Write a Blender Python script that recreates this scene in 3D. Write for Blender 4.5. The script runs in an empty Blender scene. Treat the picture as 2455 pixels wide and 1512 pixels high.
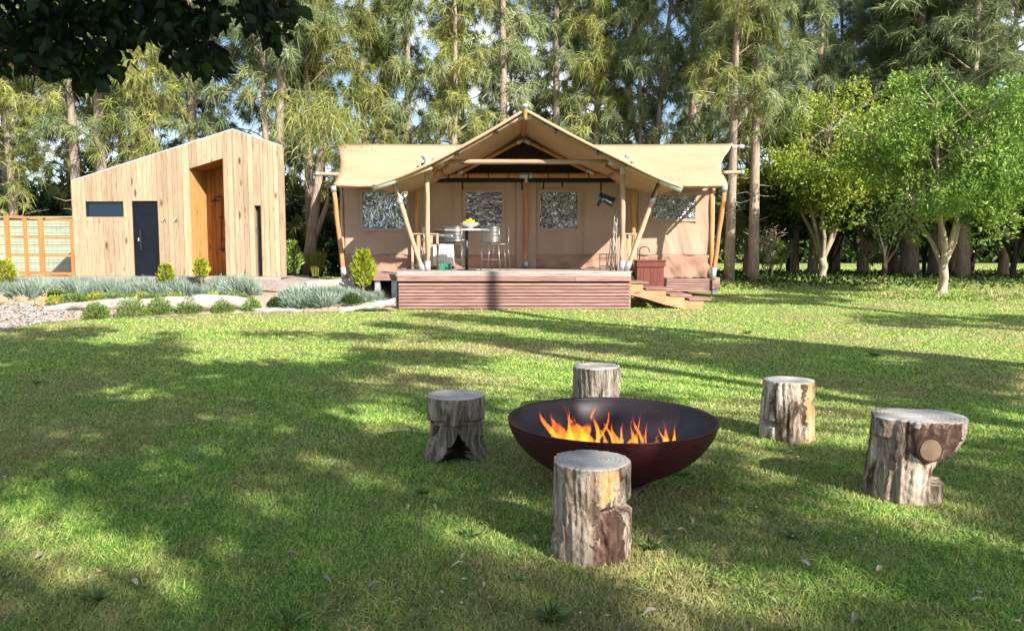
import bpy, math, random
import numpy as np
from mathutils import Vector, Matrix, noise as mnoise
random.seed(7); rng = np.random.default_rng(11)
R = math.radians; PI = math.pi
scene = bpy.context.scene
C = scene.collection

# ------------------------------------------------------------------ camera
F, CX, CY = 1800.0, 1227.5, 756.0          # measured on a 2455 x 1512 view of the photograph
PITCH = R(4.8); EYE = 1.5
cam = bpy.data.cameras.new('camera'); cam.sensor_width = 36; cam.lens = 36*F/2455; cam.clip_start = .05; cam.clip_end = 1500
co = bpy.data.objects.new('camera', cam); C.objects.link(co)
co.location = (0, 0, EYE); co.rotation_euler = (R(90)-PITCH, 0, 0); scene.camera = co
scene.render.resolution_x = 1024; scene.render.resolution_y = 630

# ------------------------------------------------------------------ light
AZ, EL = R(40), R(32)                      # sun stands behind the camera, to the right
S = Vector((math.sin(AZ)*math.cos(EL), -math.cos(AZ)*math.cos(EL), math.sin(EL)))
world = bpy.data.worlds.new('World'); scene.world = world; world.use_nodes = True
nt = world.node_tree; nt.nodes.clear()
wo = nt.nodes.new('ShaderNodeOutputWorld'); bg = nt.nodes.new('ShaderNodeBackground')
sky = nt.nodes.new('ShaderNodeTexSky'); sky.sky_type = 'NISHITA'; sky.sun_disc = False
sky.sun_elevation = EL; sky.sun_rotation = PI-AZ; sky.air_density = 1.0; sky.dust_density = .6; sky.ozone_density = 1.5
tc = nt.nodes.new('ShaderNodeTexCoord'); mp = nt.nodes.new('ShaderNodeMapping'); mp.inputs['Scale'].default_value = (1, 1, 2.2)
nz = nt.nodes.new('ShaderNodeTexNoise'); nz.inputs['Scale'].default_value = 3.2; nz.inputs['Detail'].default_value = 9; nz.inputs['Roughness'].default_value = .6
cr = nt.nodes.new('ShaderNodeValToRGB'); cr.color_ramp.elements[0].position = .48; cr.color_ramp.elements[1].position = .66
mx = nt.nodes.new('ShaderNodeMix'); mx.data_type = 'RGBA'; mx.inputs['B'].default_value = (8.2, 8.4, 9.0, 1)
L = nt.links.new
L(tc.outputs['Generated'], mp.inputs['Vector']); L(mp.outputs[0], nz.inputs['Vector']); L(nz.outputs['Fac'], cr.inputs[0])
L(cr.outputs[0], mx.inputs['Factor']); L(sky.outputs[0], mx.inputs['A']); L(mx.outputs['Result'], bg.inputs['Color']); L(bg.outputs[0], wo.inputs['Surface'])
bg.inputs['Strength'].default_value = .096
sun = bpy.data.lights.new('sun', 'SUN'); sun.energy = 5.0; sun.angle = R(.55); sun.color = (1, .94, .84)
so = bpy.data.objects.new('sun', sun); C.objects.link(so); so.rotation_euler = S.to_track_quat('Z', 'Y').to_euler(); so.location = S*40
scene.view_settings.view_transform = 'Standard'; scene.view_settings.look = 'None'
scene.view_settings.gamma = 1; scene.view_settings.use_curve_mapping = False
scene.view_settings.exposure = 1.2
scene.render.engine = 'CYCLES'
scene.cycles.max_bounces = 6; scene.cycles.transparent_max_bounces = 12; scene.cycles.diffuse_bounces = 3
scene.cycles.sample_clamp_indirect = 4

# ------------------------------------------------------------------ geometry helpers
cp, sp_ = math.cos(PITCH), math.sin(PITCH)
def at(px, py, Y):
    """world point seen at that pixel, at world depth Y"""
    a, b = (px-CX)/F, (CY-py)/F
    dy, dz = cp+b*sp_, -sp_+b*cp
    t = Y/dy
    return Vector((a*t, Y, EYE+dz*t))
def gz(x, y):
    x = np.asarray(x, float); y = np.asarray(y, float)
    z = .045*np.clip(y-17, 0, 9)
    z = z + .015*np.sin(x*1.3+y*.7)*np.sin(y*1.1-x*.4)*np.clip((y-2)/6, 0, 1)
    # the garden bed on the left is raised a little
    m = np.clip((y-17.6)/1.6, 0, 1)*np.clip((-2.9-x)/.8, 0, 1)*np.clip((24-y)/1, 0, 1)
    z = z + .30*m*m*(3-2*m)
    return z
def gzf(x, y): return float(gz(x, y))
def gp(px, py, dz=0):
    a, b = (px-CX)/F, (CY-py)/F
    d = Vector((a, cp+b*sp_, -sp_+b*cp)); Y = 10.
    lo = 1.; hi = 1.
    while hi < 80:
        hi = lo+.2; p = Vector((0, 0, EYE))+d*hi
        if p.z < gzf(p.x, p.y)+dz: break
        lo = hi
    for _ in range(14):
        t = (lo+hi)/2; p = Vector((0, 0, EYE))+d*t
        if p.z < gzf(p.x, p.y)+dz: hi = t
        else: lo = t
    t = hi
    p = Vector((0, 0, EYE))+d*t; p.z = gzf(p.x, p.y)+dz
    return p
def project(x, y, z):
    x = np.asarray(x, float); y = np.asarray(y, float); z = np.asarray(z, float)-EYE
    dep = y*cp-z*sp_; up = y*sp_+z*cp
    dep = np.where(dep < .05, .05, dep)
    return CX+F*x/dep, CY-F*up/dep

def origin_of(o):
    v = Vector((0, 0, 0))
    while o is not None: v += o.location; o = o.parent
    return v
def tag(o, label=None, cat=None, group=None, kind=None):
    if label: o['label'] = label
    if cat: o['category'] = cat
    if group: o['group'] = group
    if kind: o['kind'] = kind
    return o
def thing(name, label, cat, loc=(0, 0, 0), group=None):
    o = bpy.data.objects.new(name, None); C.objects.link(o); o.location = loc; o.empty_display_size = .2
    return tag(o, label, cat, group)
def kids(o): return [c for c in bpy.data.objects if c.parent == o]
def copy_tree(o, parent=None, ch=None):
    c = o.copy(); C.objects.link(c); c.parent = parent
    for k in kids(o): copy_tree(k, c)
    return c

class MB:
    def __init__(s): s.v = []; s.f = []; s.m = []; s.mi = 0
    def add(s, vs, fs):
        n = len(s.v); s.v += [tuple(p) for p in vs]; s.f += [tuple(n+i for i in f) for f in fs]; s.m += [s.mi]*len(fs); return s
    def hexa(s, a):      # 8 corners: bottom 0-3, top 4-7
        return s.add(a, [(0, 3, 2, 1), (4, 5, 6, 7), (0, 1, 5, 4), (1, 2, 6, 5), (2, 3, 7, 6), (3, 0, 4, 7)])
    def box(s, x0, x1, y0, y1, z0, z1):
        return s.hexa([(x0, y0, z0), (x1, y0, z0), (x1, y1, z0), (x0, y1, z0), (x0, y0, z1), (x1, y0, z1), (x1, y1, z1), (x0, y1, z1)])
    def beam(s, p, q, w, h, up=Vector((0, 0, 1))):
        p = Vector(p); q = Vector(q); d = (q-p).normalized()
        if abs(d.dot(up)) > .98: up = Vector((0, 1, 0))
        a = d.cross(up).normalized()*w/2; b = a.cross(d).normalized()*h/2
        return s.hexa([p-a-b, p+a-b, q+a-b, q-a-b, p-a+b, p+a+b, q+a+b, q-a+b])
    def tube(s, pts, rad, seg=8, caps=True):
        pts = [Vector(p) for p in pts]; n = len(pts)
        if not hasattr(rad, '__len__'): rad = [rad]*n
        base = len(s.v); ref = Vector((.13, .27, .95)); fs = []; vs = []
        for i, p in enumerate(pts):
            d = (pts[min(i+1, n-1)]-pts[max(i-1, 0)])
            d = d.normalized() if d.length > 1e-9 else Vector((0, 0, 1))
            r0 = ref if abs(d.dot(ref)) < .95 else Vector((1, 0, 0))
            a = d.cross(r0).normalized(); b = d.cross(a)
            for k in range(seg):
                t = 2*PI*k/seg; vs.append(p+(a*math.cos(t)+b*math.sin(t))*rad[i])
        for i in range(n-1):
            for k in range(seg):
                k2 = (k+1) % seg; fs.append((i*seg+k, i*seg+k2, (i+1)*seg+k2, (i+1)*seg+k))
        if caps: fs += [tuple(range(seg))[::-1], tuple((n-1)*seg+k for k in range(seg))]
        return s.add(vs, fs)
    def lathe(s, prof, c, seg=32, cap0=False, cap1=False):
        c = Vector(c); n = len(prof); vs = []; fs = []
        for r, z in prof:
            for k in range(seg):
                t = 2*PI*k/seg; vs.append((c.x+r*math.cos(t), c.y+r*math.sin(t), c.z+z))
        for i in range(n-1):
            for k in range(seg):
                k2 = (k+1) % seg; fs.append((i*seg+k, i*seg+k2, (i+1)*seg+k2, (i+1)*seg+k))
        if cap0: fs.append(tuple(range(seg))[::-1])
        if cap1: fs.append(tuple((n-1)*seg+k for k in range(seg)))
        return s.add(vs, fs)
    def grid(s, fn, nu, nv):
        vs = [fn(i/nu, j/nv) for j in range(nv+1) for i in range(nu+1)]
        fs = [(j*(nu+1)+i, j*(nu+1)+i+1, (j+1)*(nu+1)+i+1, (j+1)*(nu+1)+i) for j in range(nv) for i in range(nu)]
        return s.add(vs, fs)
    def build(s, name, mats, parent=None, smooth=False, bevel=0, solid=0, label=None):
        if not isinstance(mats, (list, tuple)): mats = [mats]
        off = origin_of(parent) if parent is not None else Vector((0, 0, 0))
        me = bpy.data.meshes.new(name)
        me.from_pydata([(a-off.x, b-off.y, c-off.z) for a, b, c in s.v], [], s.f)
        for m in mats: me.materials.append(m)
        if len(mats) > 1: me.polygons.foreach_set('material_index', s.m)
        if smooth: me.polygons.foreach_set('use_smooth', [True]*len(s.f))
        me.update()
        o = bpy.data.objects.new(name, me); C.objects.link(o)
        if parent is not None: o.parent = parent
        if bevel:
            b = o.modifiers.new('bevel', 'BEVEL'); b.width = bevel; b.segments = 1; b.limit_method = 'ANGLE'
        if solid:
            b = o.modifiers.new('solid', 'SOLIDIFY'); b.thickness = solid
        if label: o['label'] = label
        return o

def np_mesh(name, V, Fc, mats, rnd=None, parent=None, smooth=False, link=True, mi=None):
    """V (n,3), Fc (m,k) fast mesh with a per-face 'rnd' attribute"""
    me = bpy.data.meshes.new(name); k = Fc.shape[1]; m = len(Fc)
    me.vertices.add(len(V)); me.vertices.foreach_set('co', np.ascontiguousarray(V, dtype=np.float32).ravel())
    me.loops.add(m*k); me.loops.foreach_set('vertex_index', Fc.astype(np.int32).ravel())
    me.polygons.add(m); me.polygons.foreach_set('loop_start', np.arange(0, m*k, k, dtype=np.int32))
    me.update(calc_edges=True)
    if smooth: me.polygons.foreach_set('use_smooth', np.ones(m, bool))
    if rnd is not None:
        a = me.attributes.new('rnd', 'FLOAT', 'FACE'); a.data.foreach_set('value', np.asarray(rnd, dtype=np.float32))
    if not isinstance(mats, (list, tuple)): mats = [mats]
    for q in mats: me.materials.append(q)
    if mi is not None: me.polygons.foreach_set('material_index', mi.astype(np.int32))
    o = bpy.data.objects.new(name, me)
    if link: C.objects.link(o)
    if parent is not None: o.parent = parent
    return o

def unit(a): return a/np.maximum(np.linalg.norm(a, axis=1, keepdims=True), 1e-9)
def rdir(n): return unit(rng.normal(size=(n, 3)))
def blades(P, D, Ln, W, droop, side=None):
    """bent strips: quad + tip, returned as triangles (3 each). P base, D direction"""
    n = len(P); D = unit(D)
    if side is None: side = unit(np.cross(D, rdir(n)))
    Ln = np.broadcast_to(Ln, n)[:, None]; W = np.broadcast_to(W, n)[:, None]; dr = np.broadcast_to(droop, n)[:, None]
    mid = P+D*Ln*.5; tip = P+D*Ln; mid = mid+np.array([0, 0, -1])*dr*Ln*.2; tip = tip+np.array([0, 0, -1])*dr*Ln*.8
    V = np.stack([P-side*W/2, P+side*W/2, mid+side*W*.42, mid-side*W*.42, tip], 1).reshape(-1, 3)
    b = (np.arange(n)*5)[:, None]
    Fc = np.stack([b+[0, 1, 2], b+[0, 2, 3], b+[3, 2, 4]], 1).reshape(-1, 3)
    return V, Fc, np.repeat(rng.random(n), 3)
def leaves(P, D, Ln, W, fold=.25):
    """ovate leaves, 4 triangles folded along the midrib"""
    n = len(P); D = unit(D); side = unit(np.cross(D, rdir(n))); nrm = np.cross(D, side)
    Ln = np.broadcast_to(Ln, n)[:, None]; W = np.broadcast_to(W, n)[:, None]
    a = P; c = P+D*Ln*.45-nrm*W*fold; t = P+D*Ln-nrm*W*.15; l = P+D*Ln*.42-side*W/2; r = P+D*Ln*.42+side*W/2
    V = np.stack([a, l, c, r, t], 1).reshape(-1, 3); b = (np.arange(n)*5)[:, None]
    Fc = np.stack([b+[0, 2, 1], b+[0, 3, 2], b+[1, 2, 4], b+[2, 3, 4]], 1).reshape(-1, 3)
    return V, Fc, np.repeat(rng.random(n), 4)
def leaves_r(P, D, Ln, W, fold=.2):
    """rounder pointed leaves, 8 triangles"""
    n = len(P); D = unit(D); side = unit(np.cross(D, rdir(n))); nrm = np.cross(D, side)
    Ln = np.broadcast_to(Ln, n)[:, None]; W = np.broadcast_to(W, n)[:, None]; f = -nrm*W*fold
    V = np.stack([P, P+D*Ln*.18-side*W*.34, P+D*Ln*.18+side*W*.34, P+D*Ln*.45-side*W*.5, P+D*Ln*.45+f, P+D*Ln*.45+side*W*.5, P+D*Ln*.76-side*W*.26+f*.4, P+D*Ln*.76+side*W*.26+f*.4, P+D*Ln+f*1.2], 1).reshape(-1, 3)
    b = (np.arange(n)*9)[:, None]
    Fc = np.stack([b+q for q in ([0, 4, 1], [0, 2, 4], [1, 4, 3], [2, 5, 4], [3, 4, 6], [4, 5, 7], [6, 4, 8], [4, 7, 8])], 1).reshape(-1, 3)
    return V, Fc, np.repeat(rng.random(n), 8)
def join(parts):
    Vs, Fs, Rs = [], [], []; n = 0
    for V, Fc, r in parts:
        Vs.append(V); Fs.append(Fc+n); Rs.append(r); n += len(V)
    return np.concatenate(Vs), np.concatenate(Fs), np.concatenate(Rs)

# ------------------------------------------------------------------ materials
def newmat(name):
    m = bpy.data.materials.new(name); m.use_nodes = True; t = m.node_tree
    return m, t, t.nodes['Principled BSDF'], t.nodes['Material Output']
def N(t, typ, **k):
    n = t.nodes.new(typ)
    for a, b in k.items():
        if a in n.inputs: n.inputs[a].default_value = b
        else: setattr(n, a, b)
    return n
def mixc(t, f, a, b, blend='MIX'):
    m = t.nodes.new('ShaderNodeMix'); m.data_type = 'RGBA'; m.blend_type = blend
    for s, v in (('Factor', f), ('A', a), ('B', b)):
        if hasattr(v, 'links'): t.links.new(v, m.inputs[s])
        else: m.inputs[s].default_value = (*v, 1) if isinstance(v, tuple) and len(v) == 3 else v
    return m.outputs['Result']
def ramp(t, fac, stops):
    r = t.nodes.new('ShaderNodeValToRGB'); e = r.color_ramp.elements
    while len(e) < len(stops): e.new(.5)
    for i, (p, c) in enumerate(stops):
        e[i].position = p; e[i].color = (*c, 1) if len(c) == 3 else c
    t.links.new(fac, r.inputs[0]); return r.outputs[0]
def noise(t, scale, mapping=(1, 1, 1), detail=4, rough=.5, coord='Object', dist=0):
    tc = t.nodes.new('ShaderNodeTexCoord'); mp = t.nodes.new('ShaderNodeMapping'); mp.inputs['Scale'].default_value = mapping
    t.links.new(tc.outputs[coord], mp.inputs[0])
    if coord == 'Object':           # every object gets its own stretch of the pattern
        oi = t.nodes.new('ShaderNodeObjectInfo'); sc = t.nodes.new('ShaderNodeVectorMath'); sc.operation = 'SCALE'
        cb = t.nodes.new('ShaderNodeCombineXYZ')
        for k in 'XYZ': t.links.new(oi.outputs['Random'], cb.inputs[k])
        t.links.new(cb.outputs[0], sc.inputs[0]); sc.inputs['Scale'].default_value = 37
        t.links.new(sc.outputs[0], mp.inputs['Location'])
    n = t.nodes.new('ShaderNodeTexNoise'); n.inputs['Scale'].default_value = scale; n.inputs['Detail'].default_value = detail
    n.inputs['Roughness'].default_value = rough; n.inputs['Distortion'].default_value = dist
    t.links.new(mp.outputs[0], n.inputs['Vector']); return n.outputs['Fac']
def bump(t, p, h, strength=.4, dist=.02):
    b = t.nodes.new('ShaderNodeBump'); b.inputs['Strength'].default_value = strength; b.inputs['Distance'].default_value = dist
    t.links.new(h, b.inputs['Height']); t.links.new(b.outputs[0], p.inputs['Normal'])
def objrand(t, col, amt):
    oi = t.nodes.new('ShaderNodeObjectInfo'); mr = t.nodes.new('ShaderNodeMapRange')
    mr.inputs['To Min'].default_value = 1-amt; mr.inputs['To Max'].default_value = 1+amt
    t.links.new(oi.outputs['Random'], mr.inputs[0]); hs = t.nodes.new('ShaderNodeHueSaturation')
    t.links.new(mr.outputs[0], hs.inputs['Value']); t.links.new(col, hs.inputs['Color']); return hs.outputs[0]
def pm(name, c1, c2, scale=4, mapping=(1, 1, 1), rough=.7, bmp=.2, bdist=.01, metal=0, orand=.12, detail=5, lo=.35, hi=.65, spec=.3):
    m, t, p, o = newmat(name); n = noise(t, scale, mapping, detail, .6)
    c = ramp(t, n, [(lo, c1), (hi, c2)])
    if orand: c = objrand(t, c, orand)
    t.links.new(c, p.inputs['Base Color']); p.inputs['Roughness'].default_value = rough; p.inputs['Metallic'].default_value = metal
    p.inputs['Specular IOR Level'].default_value = spec
    if bmp: bump(t, p, n, bmp, bdist)
    return m
def wood(name, light, mid, dark, axis='z', orand=.18, knots=True, rough=.75, stain=None):
    m, t, p, o = newmat(name)
    mpg = {'z': (22, 22, 1.1), 'x': (1.1, 22, 22), 'y': (22, 1.1, 22)}[axis]
    mk = {'z': (9, 9, 3.0), 'x': (3.0, 9, 9), 'y': (9, 3.0, 9)}[axis]
    g = noise(t, 1.6, mpg, 6, .65, dist=.6)
    c = ramp(t, g, [(.3, dark), (.45, mid), (.68, light)])
    b = noise(t, 1.2, (1, 1, 1), 3)
    c = mixc(t, ramp(t, b, [(.35, (0, 0, 0)), (.75, (.5, .5, .5))]), c, stain or tuple(x*.75 for x in mid))
    if knots:
        tc = N(t, 'ShaderNodeTexCoord'); mp = N(t, 'ShaderNodeMapping'); mp.inputs['Scale'].default_value = mk
        oi = N(t, 'ShaderNodeObjectInfo'); cb = N(t, 'ShaderNodeCombineXYZ'); mu = N(t, 'ShaderNodeMath', operation='MULTIPLY'); mu.inputs[1].default_value = 53
        t.links.new(oi.outputs['Random'], mu.inputs[0]); t.links.new(mu.outputs[0], cb.inputs[0]); t.links.new(mu.outputs[0], cb.inputs[2]); t.links.new(cb.outputs[0], mp.inputs['Location'])
        t.links.new(tc.outputs['Object'], mp.inputs[0])
        v = N(t, 'ShaderNodeTexVoronoi'); v.inputs['Scale'].default_value = .42; t.links.new(mp.outputs[0], v.inputs['Vector'])
        k = ramp(t, v.outputs['Distance'], [(.07, (1, 1, 1)), (.19, (0, 0, 0))])
        c = mixc(t, k, c, tuple(x*.45 for x in dark))
    c = objrand(t, c, orand)
    oi2 = N(t, 'ShaderNodeObjectInfo')
    t.links.new(c, p.inputs['Base Color']); p.inputs['Roughness'].default_value = rough; p.inputs['Specular IOR Level'].default_value = .25
    bump(t, p, g, .35, .004); return m
def leafmat(name, c1, c2, c3=None, trans=.3, rough=.5, orand=.12, patch=.6):
    m, t, p, o = newmat(name); at_ = N(t, 'ShaderNodeAttribute', attribute_name='rnd')
    n = noise(t, patch, (1, 1, 1), 3)
    add = N(t, 'ShaderNodeMath', operation='MULTIPLY_ADD'); t.links.new(n, add.inputs[0]); add.inputs[1].default_value = 1.1
    sub = N(t, 'ShaderNodeMath', operation='MULTIPLY'); t.links.new(at_.outputs['Fac'], sub.inputs[0]); sub.inputs[1].default_value = .55
    sb = N(t, 'ShaderNodeMath', operation='SUBTRACT'); t.links.new(sub.outputs[0], sb.inputs[0]); sb.inputs[1].default_value = .3
    t.links.new(sb.outputs[0], add.inputs[2])
    c = ramp(t, add.outputs[0], [(.2, c1), (.75, c2)] if c3 is None else [(.15, c1), (.5, c2), (.85, c3)])
    c = objrand(t, c, orand)
    t.links.new(c, p.inputs['Base Color']); p.inputs['Roughness'].default_value = rough; p.inputs['Specular IOR Level'].default_value = .25
    tr = N(t, 'ShaderNodeBsdfTranslucent'); t.links.new(c, tr.inputs['Color']); ms = N(t, 'ShaderNodeMixShader'); ms.inputs[0].default_value = trans
    t.links.new(p.outputs[0], ms.inputs[1]); t.links.new(tr.outputs[0], ms.inputs[2]); t.links.new(ms.outputs[0], o.inputs['Surface'])
    return m

M = {}
M['pine'] = wood('pale pine', (.45, .35, .24), (.36, .26, .165), (.20, .125, .075), 'z', .18)
M['pine_f'] = wood('fresh pine', (.56, .34, .13), (.46, .25, .085), (.32, .155, .045), 'z', .08)
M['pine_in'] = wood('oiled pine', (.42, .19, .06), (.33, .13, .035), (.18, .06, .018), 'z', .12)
M['trellis'] = wood('orange stained timber', (.55, .22, .07), (.48, .17, .05), (.3, .09, .03), 'z', .08, False)
M['deck_x'] = wood('weathered pink deck', (.40, .255, .225), (.28, .155, .13), (.12, .055, .045), 'x', .14, False)
M['deck_g'] = wood('grey weathered deck', (.42, .37, .34), (.32, .26, .24), (.2, .15, .14), 'x', .15, False)
M['stair'] = wood('new stair timber', (.52, .33, .18), (.42, .23, .12), (.28, .13, .06), 'x', .1)
M['pole'] = wood('pale pole timber', (.55, .42, .30), (.44, .30, .19), (.3, .17, .1), 'z', .1)
M['pole_x'] = wood('tie beam timber', (.42, .30, .21), (.32, .21, .14), (.15, .09, .06), 'x', .1)
M['pole_o'] = wood('orange pole timber', (.50, .27, .12), (.42, .20, .08), (.25, .1, .04), 'z', .1)
M['redwood'] = wood('red cabinet timber', (.20, .07, .05), (.14, .045, .035), (.07, .02, .018), 'z', .1, False)
M['dark'] = pm('dark backing and painted gap shade', (.012, .011, .010), (.02, .018, .016), rough=.9, bmp=0)
M['black'] = pm('black metal', (.012, .013, .015), (.02, .02, .022), rough=.4, bmp=0, orand=0, spec=.5)
M['blackdoor'] = pm('black door paint', (.004, .006, .011), (.006, .009, .015), rough=.5, bmp=0, orand=0, spec=.2)
M['steel'] = pm('galvanised steel', (.42, .45, .47), (.58, .6, .62), 9, rough=.45, metal=.6, bmp=.05)
M['wire'] = pm('wire chair metal', (.20, .20, .21), (.30, .30, .31), 20, rough=.35, metal=.7, bmp=0)
M['white'] = pm('white enamel', (.72, .72, .70), (.80, .79, .77), 20, rough=.35, bmp=0, orand=0, spec=.5)
M['hood'] = pm('barbecue hood', (.18, .18, .19), (.25, .25, .26), 9, rough=.28, metal=.7, bmp=0)
M['green_plastic'] = pm('green plastic', (.02, .22, .13), (.03, .27, .16), rough=.4, bmp=0)
M['sage'] = pm('sage paint', (.27, .30, .22), (.32, .345, .26), 3, rough=.6, bmp=.05, orand=.04)
M['yellow'] = pm('ripe fruit skin', (.75, .42, .02), (.85, .62, .05), 30, rough=.45, bmp=0, orand=.15)
M['rubber'] = pm('black rubber', (.01, .01, .012), (.02, .02, .022), rough=.35, bmp=0)
M['strap'] = pm('black webbing', (.012, .012, .012), (.02, .02, .02), rough=.8, bmp=0)
def canvas(name, c1, c2, bstr=.25):
    m, t, p, o = newmat(name); n = noise(t, .9, (1, 1, 1), 5, .55); n2 = noise(t, 260, (1, 1, 1), 2)
    c = ramp(t, n, [(.3, c1), (.7, c2)]); t.links.new(c, p.inputs['Base Color']); p.inputs['Roughness'].default_value = .85; p.inputs['Specular IOR Level'].default_value = .15
    w = noise(t, 2.2, (1.6, 1, .5), 3, .5, dist=1.2); bump(t, p, w, bstr, .05)
    tr = N(t, 'ShaderNodeBsdfTranslucent'); t.links.new(c, tr.inputs['Color']); ms = N(t, 'ShaderNodeMixShader'); ms.inputs[0].default_value = .16
    t.links.new(p.outputs[0], ms.inputs[1]); t.links.new(tr.outputs[0], ms.inputs[2]); t.links.new(ms.outputs[0], o.inputs['Surface'])
    return m
M['fly'] = canvas('roof canvas', (.47, .315, .19), (.56, .40, .255), .15)
M['wall'] = canvas('wall canvas', (.43, .30, .225), (.48, .345, .26), .3)
M['wall_low'] = canvas('mud skirt canvas', (.36, .21, .155), (.43, .27, .20), .6)
def foil(name, mapping, d):
    m, t, p, o = newmat(name); n = noise(t, 1, mapping, 4, .6, dist=d)
    K_ = (.05, .055, .065); L_ = (.75, .80, .86); Q_ = (.22, .24, .27)
    c = ramp(t, n, [(.30, Q_), (.40, K_), (.435, L_), (.47, K_), (.50, Q_), (.53, L_), (.56, K_), (.64, Q_), (.67, L_), (.72, K_)]); t.links.new(c, p.inputs['Base Color'])  # bright and dark stops paint crease glints into the foil colour
    p.inputs['Metallic'].default_value = .95; p.inputs['Roughness'].default_value = .22; bump(t, p, n, 1.0, .12); return m
M['foil_h'] = foil('crinkled foil lines', (1.6, 1, 8), 1.0)
M['foil_d'] = foil('crinkled foil fine', (5, 1, 4.2), 1.8)
M['foil_b'] = foil('loose foil film', (2.6, 1, 1.2), 2.4)
def glass(name):
    m, t, p, o = newmat(name); p.inputs['Base Color'].default_value = (.008, .018, .04, 1); p.inputs['Roughness'].default_value = .15; p.inputs['Specular IOR Level'].default_value = .45; return m
M['glass'] = glass('dark window glass')
# bark / stump timber
def bark(name, c1, c2, c3, scale=3, bs=.8, bd=.03, mpg=(6, 6, 1.1), lo=.32, hi=.68):
    m, t, p, o = newmat(name); n = noise(t, scale, mpg, 10, .72, dist=.8); b = noise(t, 2.3, (1, 1, .6), 4)
    c = ramp(t, n, [(lo, c1), (.5, c2), (hi, c3)]); c = mixc(t, ramp(t, b, [(.45, (0, 0, 0)), (.7, (.6, .6, .6))]), c, tuple(x*.7 for x in c2))
    c = objrand(t, c, .12); t.links.new(c, p.inputs['Base Color']); p.inputs['Roughness'].default_value = .9; p.inputs['Specular IOR Level'].default_value = .15
    bump(t, p, n, bs, bd); return m
M['bark'] = bark('she-oak bark', (.14, .10, .08), (.32, .25, .195), (.52, .42, .335))
M['bark_d'] = bark('dark bark', (.03, .025, .02), (.06, .05, .04), (.12, .1, .08))
M['bark_c'] = bark('pale smooth bark', (.20, .16, .11), (.36, .30, .22), (.48, .42, .32), 1.2, .3, .01)
M['stump'] = bark('weathered stump side', (.09, .055, .035), (.38, .29, .22), (.70, .60, .49), 2.6, 1.0, .04, (5, 5, 1.6), .41, .60)
M['stump_g'] = bark('grey stump side', (.07, .05, .04), (.28, .23, .19), (.50, .44, .38), 4, 1.0, .03, (5, 5, 1.0), .40, .62)
M['stump_b'] = bark('brown barked patch', (.03, .018, .014), (.12, .07, .05), (.3, .2, .16), 4, 1.0, .04, (3, 3, 1.8))
M['stump_o'] = bark('fresh orange split', (.30, .14, .05), (.52, .30, .13), (.65, .45, .26), 2.5, .6, .01)
def cut(name, centre, c1, c2, c3):
    m, t, p, o = newmat(name); tc = N(t, 'ShaderNodeTexCoord'); mp = N(t, 'ShaderNodeMapping'); mp.inputs['Location'].default_value = (-centre[0], -centre[1], 0)
    t.links.new(tc.outputs['Object'], mp.inputs[0]); w = N(t, 'ShaderNodeTexWave', wave_type='RINGS', rings_direction='Z'); w.inputs['Scale'].default_value = 13; w.inputs['Distortion'].default_value = 3; w.inputs['Detail'].default_value = 3
    t.links.new(mp.outputs[0], w.inputs['Vector']); n = noise(t, 7, (1, 1, 1), 5)
    c = ramp(t, n, [(.3, c1), (.5, c2), (.72, c3)]); c = mixc(t, .22, c, w.outputs['Color'], 'MULTIPLY'); t.links.new(c, p.inputs['Base Color'])
    p.inputs['Roughness'].default_value = .55; p.inputs['Specular IOR Level'].default_value = .4; bump(t, p, w.outputs['Fac'], .25, .004); return m
M['cut'] = cut('sawn stump top', (0, 0), (.30, .27, .24), (.44, .41, .38), (.56, .53, .50))
M['cut_o'] = cut('sawn warm wood', (0, 0), (.13, .085, .05), (.24, .16, .10), (.32, .22, .14))
M['rust'] = pm('rusted bowl steel', (.045, .006, .009), (.075, .012, .014), 6, rough=.55, bmp=.1, bdist=.002, orand=0, metal=.2, spec=.5)
M['bowl_in'] = pm('scorched bowl inside', (.022, .017, .022), (.045, .033, .040), 3, rough=.45, bmp=.1, bdist=.002, orand=0, metal=.35, spec=.5)
M['char'] = pm('charred firewood', (.008, .007, .006), (.05, .04, .035), 20, rough=.9, bmp=.6)
M['log'] = bark('bleached log', (.18, .155, .13), (.40, .36, .32), (.56, .53, .49), 2.0, 1.0, .03, (1.6, 5, 5))
M['logend'] = pm('log end', (.10, .06, .04), (.25, .17, .12), 12, rough=.9)
M['rock'] = pm('ochre rock', (.30, .17, .09), (.50, .36, .24), 5, rough=.9, bmp=.6, bdist=.02, orand=.25)
M['gravelm'] = pm('grey gravel', (.26, .25, .25), (.48, .46, .44), 11, rough=.9, bmp=.3, orand=0)
M['pot'] = pm('charcoal pot', (.03, .03, .034), (.05, .05, .055), rough=.6, bmp=0)
M['bowlc'] = pm('pewter fruit bowl', (.42, .43, .44), (.55, .56, .57), 6, rough=.3, metal=.3, bmp=0)
M['dry'] = leafmat('dry fallen leaf', (.35, .26, .17), (.62, .54, .42), (.70, .66, .58), .1, .6, .25, 3)
M['litter'] = leafmat('leaf scraps', (.10, .06, .035), (.32, .22, .13), (.60, .52, .42), .1, .7, 0, 3)
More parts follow.
